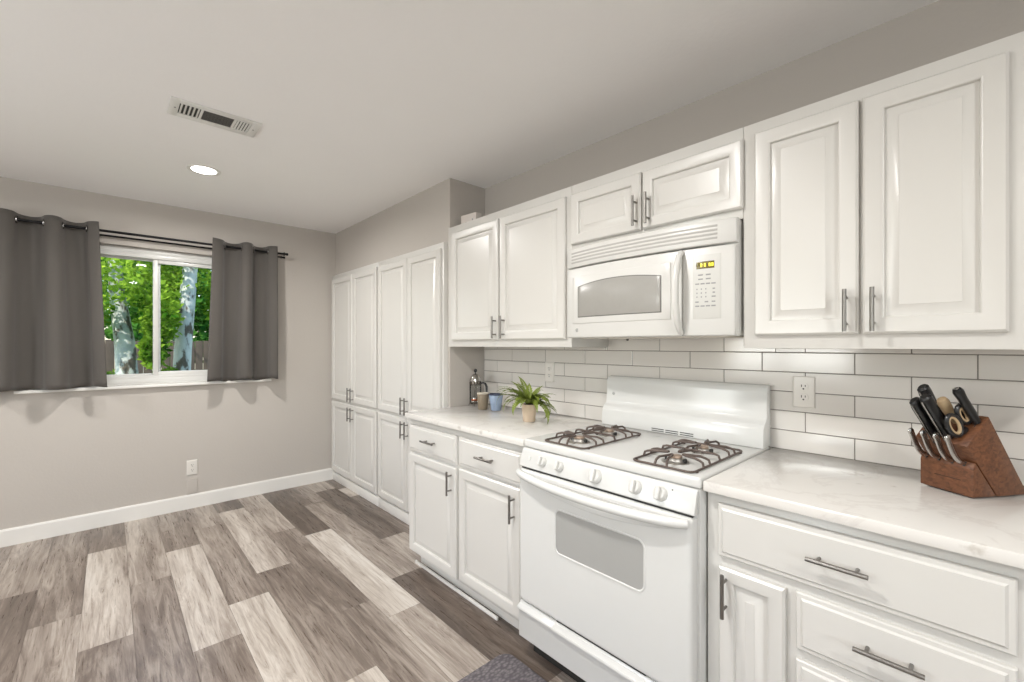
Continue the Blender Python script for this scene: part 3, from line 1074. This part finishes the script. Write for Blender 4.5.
obj('window_gasket', bow_slab(3.104, 3.524, c_(1.445), lambda x: arch(x) + .004, .0100, .0112, .0006), mat('grey_gasket', srgb(110, 108, 105), .5), dg)
obj('microwave_window', bow_slab(3.108, 3.520, c_(1.449), arch, .0108, .0120, .0006), M_MWGLASS, dg)
pts = []
for k in range(25):
    u = k / 24; z = 1.364 + u * .298
    b_ = math.sin(PI * u) ** .6
    pts.append((3.600, bowy(3.597) - .010 - .050 * b_, z))
obj('handle', G().tube(pts, [.0105 + .003 * math.sin(PI * k / 24) for k in range(25)], 14), M_PLASTIC, dg)
pn_ = obj('control_panel', bow_slab(dX1 + .003, MX1 - .003, c_(1.355), c_(1.6715), -.0035, .006, .004), M_PLASTIC, t)
obj('keypad', bow_slab(3.640, 3.733, c_(1.415), c_(1.645), .0058, .0070, .0006), mat('keypad_film', srgb(204, 203, 198), .35), pn_)
dsp = obj('display', bow_slab(3.652, 3.712, c_(1.595), c_(1.621), .0068, .0078, .0004), M_LED, pn_)
g = G()
for i, x in enumerate((3.666, 3.678, 3.694, 3.703)):
    q = bow_slab(x, x + .006, c_(1.602), c_(1.614), .0076, .0082, .0002, 2); g.add(q.v, q.f)
obj('digits', g, M_LEDON, dsp)
g = G()
rows = [(1.573, (3.658, 3.684), .016), (1.558, (3.658, 3.684), .016), (1.541, (3.648, 3.666, 3.684, 3.702), .014)]
for i in range(3): rows.append((1.522 - i * .014, (3.652, 3.667, 3.682), .004))
rows += [(1.522, (3.706,), .008), (1.508, (3.706,), .008), (1.494, (3.703,), .013), (1.476, (3.648, 3.680, 3.703), .012),
         (1.461, (3.648, 3.666, 3.684, 3.702), .014)]
for z, xs_, w in rows:
    for x in xs_:
        q = bow_slab(x, x + w, c_(z - .0025), c_(z + .0025), .0068, .0073, .0001, 2); g.add(q.v, q.f)
obj('key_print', g, M_GREYTXT, pn_)
ge_mark((3.096, bowy(3.096) - .0072, 1.388), .009, dg)
obj('lamp_knob', G().lathe([(.006, 0), (.005, -.008), (0, -.009)], (3.20, -.12, 1.3495), 12), M_DARK, t)

# ------------------------------------------------------------------ ceiling fixtures
can_spots = [(1.035, -1.507), (3.30, -1.62), (5.6, -1.62), (1.035, -3.5), (3.30, -3.5), (5.6, -3.5)]
for i, (x, y) in enumerate(can_spots):
    t = thing('recessed_light', (x, y, H), 'round white recessed ceiling light near the vent, glowing' if i == 0
              else 'unseen round white recessed ceiling light that helps brighten the room', 'ceiling light', 'recessed ceiling lights')
    ring = G().lathe([(.066, 0), (.066, -.003), (.078, -.006), (.088, -.004), (.090, 0)], (x, y, H - .0005), 40)
    obj('trim_ring', ring, M_TRIM, t)
    obj('lens', G().lathe([(.066, -.0035), (.0, -.0045)], (x, y, H), 32), M_BULB, t)
    ld = bpy.data.lights.new('can_lamp', 'AREA'); ld.shape = 'DISK'; ld.size = .13; ld.energy = CAN_POWER
    ld.color = (1, .975, .945); ld.spread = math.radians(172)
    lo = bpy.data.objects.new('can_lamp', ld); COL.objects.link(lo); lo.parent = t; lo.location = (0, 0, -.012)

# supply vent
VX0, VX1, VY0, VY1 = 1.742, 1.930, -1.745, -1.385
t = thing('ceiling_vent', ((VX0 + VX1) / 2, (VY0 + VY1) / 2, H), 'rectangular white ceiling air vent with a dark middle grille', 'ceiling vent')
secs = [(VY0 + .036, VY0 + .116), (VY0 + .126, VY1 - .112), (VY1 - .100, VY1 - .038)]
zt = H - .0005; zb = H - .006
g = G()
xa, xb = VX0 + .038, VX1 - .038
g.box(VX0, VX1, VY0, secs[0][0], zb, zt, .001).box(VX0, VX1, secs[2][1], VY1, zb, zt, .001)
g.box(VX0, xa, secs[0][0], secs[2][1], zb, zt, .001).box(xb, VX1, secs[0][0], secs[2][1], zb, zt, .001)
g.box(xa, xb, secs[0][1], secs[1][0], zb, zt, .001).box(xa, xb, secs[1][1], secs[2][0], zb, zt, .001)
obj('frame', g, M_VENT, t)
obj('duct', G().box(xa, xb, secs[0][0], secs[2][1], H - .0015, H - .0005), M_DARK, t)
for si in (0, 2):
    n = 5
    for k in range(n):
        y = secs[si][0] + (secs[si][1] - secs[si][0]) * (k + .5) / n
        m4 = Matrix.Translation((0, y, H - .004)) @ Matrix.Rotation(math.radians(25 if si == 0 else -25), 4, 'X')
        obj('louvre', G().box(xa, xb, -.0042, .0042, -.0006, .0006, 0, m4), M_VENT, t)
for k in range(9):
    x = xa + (xb - xa) * (k + .5) / 9
    m4 = Matrix.Translation((x, 0, H - .004)) @ Matrix.Rotation(math.radians(18), 4, 'Y')
    obj('louvre', G().box(-.0062, .0062, secs[1][0], secs[1][1], -.0005, .0005, 0, m4), M_VENTD, t)
for y in (VY0 + .022, VY1 - .022):
    obj('screw', G().lathe([(.004, 0), (.004, -.001), (0, -.0014)], ((VX0 + VX1) / 2, y, zb), 10), M_NICKEL, t)

# ------------------------------------------------------------------ floor mat
x0, x1, y0, y1 = 2.966, 3.95, -1.30, -.690
pts = [(p[0], p[2]) for p in round_rect(x0, x1, y0, y1, .05, 0, 8)]
g = G().rings([[(px, py, z) for px, py in [((qx - (x0 + x1) / 2) * s + (x0 + x1) / 2, (qy - (y0 + y1) / 2) * s + (y0 + y1) / 2) for qx, qy in pts]]
               for s, z in ((1, .0005), (1, .006), (.993, .011), (.975, .012), (.5, .012))])
o = obj('floor_mat', g, M_MAT, None, ((x0 + x1) / 2, (y0 + y1) / 2, 0))
tag(o, 'dark grey woven-look kitchen mat on the floor in front of the stove', 'mat')

# ------------------------------------------------------------------ small white box on the wall cabinet
m4 = Matrix.Translation((2.075, -.20, UT + .0005)) @ Matrix.Rotation(math.radians(6), 4, 'Z')
t = thing('small_box', (2.075, -.20, UT), 'small white printed box on top of the leftmost wall cabinet', 'box')
obj('carton', G().box(-.072, .072, -.025, .025, 0, .088, .002, m4), M_CARD, t)
obj('printed_mark', G().box(.035, .044, -.0262, -.0252, .030, .052, 0, m4), M_GREYTXT, t)
obj('printed_mark', G().box(-.03, -.012, -.0262, -.0252, .034, .038, 0, m4), M_GREYTXT, t)

# ------------------------------------------------------------------ french press
fx, fy, fz = 2.057, -.150, CT + .0008
t = thing('french_press', (fx, fy, CT), 'glass french press coffee maker with black knob and chrome dome lid in the counter corner', 'french press')
R = .036
obj('glass_beaker', G().lathe([(0, .016), (R * .9, .016), (R, .02), (R, .158), (R * 1.04, .166), (R * .98, .164), (R * .96, .158), (R * .96, .024), (0, .021)], (fx, fy, fz), 32), M_GLASS, t)
g = G()
for z in (.018, .140, .152):
    g.tube([(fx + (R + .002) * math.cos(a), fy + (R + .002) * math.sin(a), fz + z) for a in [2 * PI * k / 28 for k in range(28)]], .0015, 6, closed=True)
for k in range(4):
    a = PI / 4 + k * PI / 2
    ca, sa = math.cos(a), math.sin(a)
    g.tube([(fx + (R + .002) * ca, fy + (R + .002) * sa, fz + .155), (fx + (R + .002) * ca, fy + (R + .002) * sa, fz + .03),
            (fx + (R + .005) * ca, fy + (R + .005) * sa, fz + .012), (fx + (R + .010) * ca, fy + (R + .010) * sa, fz + .003)], .0016, 6)
obj('wire_frame', g, M_STEELD, t)
obj('collar_band', G().lathe([(R + .003, .146), (R + .0045, .148), (R + .0045, .160), (R + .003, .162)], (fx, fy, fz), 32), M_STEELD, t)
lid = obj('lid', G().lathe([(R + .004, .165), (R + .006, .168), (R + .004, .174), (R * .93, .190), (R * .72, .204), (R * .4, .213), (0, .216)], (fx, fy, fz), 32), M_FP, t)
obj('lid_knob', G().lathe([(.003, .214), (.003, .222), (.009, .226), (.0115, .235), (.009, .244), (0, .247)], (fx, fy, fz), 20), M_BLACK, lid)
obj('plunger', G().lathe([(.0018, .06), (.0018, .214)], (fx, fy, fz), 8).lathe([(R * .9, .050), (R * .9, .056), (0, .060)], (fx, fy, fz), 24), M_FP, t)
obj('copper_filter', G().lathe([(R * .88, .036), (R * .9, .038), (R * .9, .048), (R * .88, .050)], (fx, fy, fz), 24), M_COFFEE, t)
hd = Vector((.86, .5, 0)).normalized()
pts = [Vector((fx, fy, fz)) + hd * r_ + Vector((0, 0, z_)) for r_, z_ in ((R + .004, .150), (R + .018, .156), (R + .034, .150), (R + .043, .130), (R + .044, .095), (R + .040, .060))]
obj('handle', G().tube(pts, [.0055, .0065, .0075, .008, .0075, .006], 12), M_BLACK, t)

# ------------------------------------------------------------------ mugs


def mug(x, y, r0, r1, h, m_out, label, rim, hdl):
    t = thing('mug', (x, y, CT), label, 'mug', 'mugs beside the french press')
    z = CT + .0008
    obj('cup', G().lathe([(0, 0), (r0 * .9, 0), (r0, .004), (r0 + (r1 - r0) * .5, h * .5), (r1, h - .003), (r1 - .0015, h), (r1 - .004, h - .002),
                          (r0 + (r1 - r0) * .5 - .004, h * .5), (r0 - .004, .008), (0, .007)], (x, y, z), 32), m_out, t)
    ring = [(x + (r1 - .002) * math.cos(a), y + (r1 - .002) * math.sin(a), z + h - .001) for a in [2 * PI * k / 32 for k in range(32)]]
    obj('rim', G().tube(ring, .0042, 8, closed=True), rim, t)
    if hdl is not None:
        d = Vector((math.cos(hdl), math.sin(hdl), 0)); c = Vector((x, y, z))
        pts = [c + d * q + Vector((0, 0, w)) for q, w in ((r1 - .004, h * .82), (r1 + .012, h * .86), (r1 + .026, h * .72), (r1 + .024, h * .45), (r1 + .006, h * .25), (r0 + .000, h * .22))]
        obj('handle', G().tube(pts, .0055, 10), m_out, t)
    return t


mug(2.213, -.212, .031, .0375, .102, M_MUGT, 'taupe ceramic mug between the french press and the blue mug', M_MUGIN, 2.2)
mug(2.300, -.178, .031, .045, .100, M_MUGB, 'blue enamel mug with a dark navy rim behind the fern', M_NAVY, 1.9)

# ------------------------------------------------------------------ potted fern
px_, py_ = 2.714, -.300
t = thing('potted_fern', (px_, py_, CT), 'green fern in a beige paper-textured pot on the left counter', 'plant')
z = CT + .0008
ph = .092
obj('pot', G().lathe([(0, 0), (.030, 0), (.0325, .003), (.037, ph * .5), (.0405, ph - .002), (.040, ph), (.0365, ph), (.034, ph * .5), (.028, .01), (0, .009)], (px_, py_, z), 28), M_POT, t)
obj('soil', G().lathe([(.0372, 0), (.036, .004), (.02, .010), (0, .012)], (px_, py_, z + ph - .010), 24), M_SOIL, t)
rnd = random.Random(3)
NF = 58
for f in range(NF):
    az = 2 * PI * f / NF * 2.618 + rnd.uniform(-.2, .2)
    inner = f / NF
    L = rnd.uniform(.16, .26) * (1 - .3 * inner)
    rise = math.radians(rnd.uniform(12, 58) + inner * 28)
    droop = rnd.uniform(.9, 2.3) * (1 - .45 * inner)
    d = Vector((math.cos(az), math.sin(az), 0))
    if d.y > .2: L *= .72
    p = Vector((px_, py_, z + ph - .005)) + d * .008
    n = 16; el = rise; pts = [p.copy()]
    for k in range(n):
        st = L / n
        p = p + (d * math.cos(el) + Vector((0, 0, 1)) * math.sin(el)) * st
        el -= droop / n * (1 + k / n)
        if p.z < CT + .01: p.z = CT + .01
        if p.y > -.02: p.y = -.02
        pts.append(p.copy())
    g = G().tube(pts, [.0011 * (1 - .6 * k / n) for k in range(n + 1)], 5)
    side = d.cross(Vector((0, 0, 1)))
    lg = G()
    for k in range(2, n + 1):
        for sub in (0, .5):
            if k == n and sub: continue
            q = pts[k].lerp(pts[min(k + 1, n)], sub)
            tan = (pts[min(k + 1, n)] - pts[k - 1]).normalized()
            u = (k + sub) / n
            ll = .021 * math.sin(PI * min(1, u * .92 + .12)) + .003
            w = .0052
            for s in (-1, 1):
                dirv = (side * s + tan * .55 + Vector((0, 0, rnd.uniform(-.15, .25)))).normalized()
                nn = tan
                a = q; b_ = q + dirv * ll * .5 + nn * w; c = q + dirv * ll; e = q + dirv * ll * .5 - nn * w
                for P in (b_, c, e):
                    if P.y > -.012: P.y = -.012
                lg.add([a, b_, c, e], [[0, 1, 2, 3]])
    fr = obj('frond', lg, M_FERN, t, smooth=0)
    obj('stem', g, M_STEM, fr)

# ------------------------------------------------------------------ knife block
o0 = Vector((4.233, -.200, CT + .0015)); w_ = Vector((.8319, -.5549, 0)); W = .1293
d_ = Vector((.5549, .8319, 0))
# local frame: X = across (w_), Y = depth (d_), Z up, origin at front-left bottom corner
KB = Matrix(((w_.x, d_.x, 0, o0.x), (w_.y, d_.y, 0, o0.y), (0, 0, 1, o0.z), (0, 0, 0, 1)))
t = thing('knife_block', o0 + w_ * W / 2 + d_ * .09, 'walnut wood knife block with slanted top on the right counter', 'knife block')


def kprism(pts, a0, a1, bev):
    return G().prism(pts, 0, a0, a1, bev, KB)


obj('feet', G().box(.012, .117, .012, .165, -.0012, .0015, 0, KB), M_DARK, t)
obj('slanted_block', kprism([(.0795, .0015), (.182, .0015), (.052, .2160), (-.0185, .1385)], 0, W, .003), M_WOOD, t)
obj('steak_knife_shelf', kprism([(0, .0015), (.0775, .0015), (.0098, .0945), (.004, .0865), (0, .076)], 0, W, .003), M_WOOD, t)
obj('engraving', G().box(.038, .102, -.0006, .0003, .040, .0425, 0, KB), mat('burnt_mark', srgb(74, 46, 32), .7), t)
Lp = Vector((0, -.0185, .1385)); Ap = Vector((0, .052, .216))
fd = (Ap - Lp)
kdir = Vector((0, -.583, .812)).normalized()
g = G()
kn = [  # u along the slot face, across position, handle length, label
    (.57, .045, .124, 'black knife handle reaching highest at the left of the block'),
    (.10, .052, .126, 'black knife handle with a steel spine, leftmost of the big handles'),
    (.12, .083, .140, 'black knife handle with a steel spine, directly above the rightmost steak knife'),
    (.84, .090, .050, 'short black riveted knife handle between the tan handle and the honing steel'),
    (.76, .114, .112, 'plain black honing steel handle at the right back of the block'),
]
sl = G()
for u, a, L, lab in kn:
    c = Lp + fd * u + Vector((a, 0, 0))
    e = fd.normalized() * .016
    nrm = Vector((0, fd.normalized().z, 0)); 
    sl.tube([c - e - kdir * .002, c + e - kdir * .002], .0026, 6, mtx=KB)
obj('slot', sl, M_DARK, t)


def handle_frame(u, a):
    c = Lp + fd * u + Vector((a, 0, 0))
    Z = kdir; X = Vector((1, 0, 0)); Y = Z.cross(X).normalized()      # Y along slot direction
    m = Matrix((X, Y, Z)).transposed().to_4x4(); m.translation = c
    return KB @ m


def oval(hx, hy, z, n=14, cy=0, cx=0):
    return [(cx + hx * math.cos(2 * PI * k / n), cy + hy * math.sin(2 * PI * k / n), z) for k in range(n)]


for i, (u, a, L, lab) in enumerate(kn):
    m = handle_frame(u, a)
    base = m.translation
    steel = (i == 4)
    kt = thing('knife' if not steel else 'honing_steel', base, lab, 'knife' if not steel else 'honing steel', 'kitchen knives in the block')
    R4 = lambda rings: [[m @ Vector(p) for p in r] for r in rings]
    if steel:
        obj('handle', G().rings(R4([oval(.009, .010, .001), oval(.0105, .012, .03), (oval(.010, .011, .08)), oval(.0115, .013, L - .008), oval(.009, .010, L), oval(.004, .004, L + .002)])), M_BLACK, kt)
        obj('hanging_ring', G().tube([m @ Vector((.0045 * math.cos(q), .0045 * math.sin(q), L + .0025)) for q in [2 * PI * k / 14 for k in range(14)]], .0011, 6, closed=True), M_STEEL, kt)
        continue
    sc = L / .12
    for s in (-1, 1):
        obj('scale', G().rings(R4([oval(.0045, .012, .006, cx=s * .0050), oval(.0055, .0135, .03, cx=s * .0056), oval(.0055, .0125, L * .55, cx=s * .0056),
                                   oval(.006, .015, L - .016, cx=s * .0058, cy=.002), oval(.0055, .014, L - .006, cx=s * .0056, cy=.003)])), M_BLACK, kt)
    obj('tang', G().box(-.0014, .0014, -.0155, .0155, -.002, L - .004, .001, m), M_STEEL, kt)
    obj('bolster', G().box(-.006, .006, -.012, .012, -.001, .009, .003, m), M_STEEL, kt)
    if i < 3:
        obj('end_cap', G().rings(R4([oval(.0120, .0165, L - .008, cy=.003), oval(.0120, .0165, L, cy=.003), oval(.008, .012, L + .005, cy=.003)])), M_BLACK, kt)
    g = G()
    for q in (.3, .6): g.tube([m @ Vector((-.0108, 0, L * q)), m @ Vector((.0108, 0, L * q))], .0018, 8)
    obj('rivet', g, M_STEEL, kt)

# kitchen shears with tan inner grips
m = handle_frame(.42, .104)
kt = thing('kitchen_shears', m.translation, 'black looped shears handles with tan inner grips in the knife block', 'scissors')
for cy, zc, hx, hz in ((-.018, .036, .020, .032), (.022, .042, .016, .027)):
    lp = [m @ Vector((0, cy + hx * math.cos(a), zc + hz * math.sin(a))) for a in [2 * PI * k / 28 for k in range(28)]]
    obj('finger_loop', G().tube(lp, .0055, 10, closed=True), M_BLACK, kt)
    gl = [m @ Vector((0, cy + (hx - .006) * math.cos(a), zc + (hz - .007) * math.sin(a))) for a in [2 * PI * k / 24 for k in range(24)]]
    obj('inner_grip', G().tube(gl, .0042, 8, closed=True), M_TAN, kt, label='tan inner grip')
obj('pivot', G().box(-.005, .005, -.010, .010, -.002, .012, .003, m), M_BLACK, kt)
m = handle_frame(.66, .070)
kt = thing('wooden_handle_tool', m.translation, 'tan rounded tool handle between the black knife handles', 'kitchen tool')
obj('handle', G().rings([[m @ Vector(p) for p in oval(a, b, zz)] for a, b, zz in ((.006, .006, .001), (.010, .011, .02), (.012, .014, .05), (.013, .015, .072), (.010, .012, .082), (.004, .005, .086))]), M_TAN, kt)

# steak knives: curved steel handles along the front shelf
lab_s = ['leftmost of the four steak knives in the front of the block', 'second steak knife from the left in the front of the block',
         'third steak knife from the left in the front of the block', 'rightmost of the four steak knives in the front of the block']
g = G()
for a in (.016, .048, .080, .108):
    g.tube([KB @ Vector((a, .001, .0805)), KB @ Vector((a, .0075, .0915))], .003, 6)
obj('steak_slot', g, M_DARK, t)
for i, a in enumerate((.016, .048, .080, .108)):
    base = KB @ Vector((a, .004, .087))
    kt = thing('steak_knife', base, lab_s[i], 'knife', 'steak knives in the block')
    cl = []
    for k in range(13):
        u = k / 12
        y = .004 - .062 * u - .010 * math.sin(PI * u * 1.05)
        zz = .087 + .078 * u - .014 * math.sin(PI * 2 * u) * .5
        cl.append((y, zz))
    rg = []
    for k, (y, zz) in enumerate(cl):
        u = k / 12
        ya, za = cl[max(k - 1, 0)]; yb, zb2 = cl[min(k + 1, 12)]
        tn = Vector((0, yb - ya, zb2 - za)).normalized(); nn = Vector((0, tn.z, -tn.y))
        wd = .0062 + .003 * math.sin(PI * u) + (.002 if u > .8 else 0); th = .0042
        if k in (0, 12): wd *= .6; th *= .6
        c = Vector((a, y, zz))
        rg.append([KB @ (c + nn * wd * math.cos(q) + Vector((1, 0, 0)) * th * math.sin(q)) for q in [2 * PI * j / 12 for j in range(12)]])
    obj('handle', G().rings(rg), M_STEEL, kt)
    ins = []
    for k in range(2, 11):
        y, zz = cl[k]; 
        ya, za = cl[k - 1]; yb, zb2 = cl[k + 1]
        tn = Vector((0, yb - ya, zb2 - za)).normalized(); nn = Vector((0, tn.z, -tn.y))
        wd = .0052 * math.sin(PI * (k - 1.4) / 9.4) + .001
        c = Vector((a, y, zz))
        ins.append([KB @ (c + nn * (wd * math.cos(q)) + Vector((1, 0, 0)) * .0048 * math.sin(q)) for q in [2 * PI * j / 10 for j in range(10)]])
    obj('inlay', G().rings(ins), mat('dark_inlay', srgb(84, 66, 58), .4), kt, label='dark side inlay')

# ------------------------------------------------------------------ backyard
GZ = -.25
o = struct('ground', G().box(-30, -WT - .01, -22, 18, GZ - .1, GZ), M_GRASS, (-8, 0, GZ), smooth=0)
tf = thing('fence', (-7, -1, GZ), 'dark brown vertical board fence across the backyard', 'fence')
g = G()
yy = -9.0
rf = random.Random(5)
while yy < 7:
    w = .14
    g.box(-7.02, -7.0, yy, yy + w - .008, GZ, 1.40 + rf.uniform(-.01, .01), .003)
    yy += w
obj('boards', g, M_FENCE, tf)
for z in (.15, 1.15): obj('rail', G().box(-7.06, -7.02, -9, 7, z, z + .09), M_FENCE, tf)
for y in range(-8, 7, 2): obj('post', G().box(-7.14, -7.06, y, y + .09, GZ, 1.42), M_FENCE, tf)


def leaves(g, c, rad, n, size, rs, shell=.55):
    for _ in range(n):
        v = Vector((rs.gauss(0, 1), rs.gauss(0, 1), rs.gauss(0, 1))).normalized() * (shell + (1 - shell) * rs.random())
        p = Vector((c[0] + v.x * rad[0], c[1] + v.y * rad[1], c[2] + v.z * rad[2]))
        a = Vector((rs.gauss(0, 1), rs.gauss(0, 1), rs.gauss(0, .6))).normalized()
        b = a.cross(Vector((rs.gauss(0, 1), rs.gauss(0, 1), rs.gauss(0, 1)))).normalized()
        s = size * rs.uniform(.6, 1.25)
        g.add([p, p + a * s * .5 + b * s * .35, p + a * s, p + a * s * .5 - b * s * .35], [[0, 1, 2, 3]])


def tree(base, pts, rs, blobs, n, size, m, label, seed, name='tree'):
    t = thing(name, base, label, 'tree')
    obj('trunk', G().tube([Vector(base) + Vector(p) for p in pts], rs, 16), M_BARK, t)
    q = random.Random(seed)
    g = G()
    for c, r in blobs: leaves(g, c, r, n, size, q)
    obj('foliage', g, m, t, smooth=0)
    return t


tree((-4.0, -1.72, GZ), [(0, .02, 0), (0, .0, .5), (0, -.03, 1.1), (-.02, -.06, 1.6), (-.05, -.14, 2.3), (-.1, -.2, 3.4)],
     [.20, .15, .125, .115, .09, .05],
     [((-3.6, -2.1, 2.2), (.8, .6, .5)), ((-4.2, -1.6, 2.5), (.9, .8, .6)), ((-3.9, -2.4, 1.75), (.5, .5, .35)), ((-3.6, -1.42, 1.75), (.4, .25, .45)),
      ((-4.4, -2.2, 3.0), (1.2, 1.2, .7)), ((-3.4, -1.5, 1.25), (.25, .12, .25)), ((-4.3, -1.2, 2.9), (.8, .5, .5))],
     900, .085, M_LEAF1, 'tree with a dark grey trunk behind the left window pane', 11)
tree((-4.0, -1.13, GZ), [(0, -.02, 0), (0, -.01, .8), (0, .02, 1.5), (0, .07, 2.2), (-.02, .13, 3.0), (-.05, .2, 4.2)],
     [.19, .115, .112, .105, .09, .06],
     [((-4.5, -.7, 2.5), (.6, .6, .6)), ((-4.3, -.55, 1.95), (.3, .25, .4)), ((-4.6, -1.4, 2.2), (.4, .3, .5)), ((-4.3, -1.0, 3.3), (1.4, 1.2, .7))],
     800, .085, M_LEAF1, 'pale-barked tree with dark patches behind the right window pane', 12)
t = thing('shrub', (-3.6, -1.33, GZ), 'small leafy yellow-green shrub between the two tree trunks', 'shrub')
g = G(); leaves(g, (-3.6, -1.33, .80), (.18, .13, .25), 260, .08, random.Random(4)); leaves(g, (-3.6, -1.93, .70), (.2, .15, .3), 220, .08, random.Random(14))
obj('foliage', g, M_LEAF1, t, smooth=0)
obj('stem', G().tube([(-3.6, -1.33, GZ), (-3.61, -1.34, .3), (-3.6, -1.33, .8)], [.02, .015, .008], 8), M_BARK, t)
rs = random.Random(21)
for i, (x, y, h) in enumerate([(-9.2, -6.3, 3.4), (-9.2, -3.5, 3.2), (-9.2, -.7, 3.6), (-9.2, 2.1, 3.3), (-9.2, 4.9, 3.5), (-13, -4.5, 5.4), (-13, -1.2, 5.6), (-13, 2.1, 5.2), (-13, 5.4, 5.4)]):
    blobs = [((x + rs.uniform(-.2, .2), y + rs.uniform(-.1, .1), h * f), (1.2, 1.25, h * .24)) for f in (.45, .7, .95)]
    tree((x, y, GZ), [(0, 0, 0), (.05, .02, h * .5), (0, .1, h)], [.16, .12, .05], blobs, 1500, .2, M_LEAF2,
         ['bushy green tree beyond the fence', 'taller green tree in the far background'][x < -12], 30 + i)['group'] = 'trees beyond the fence'
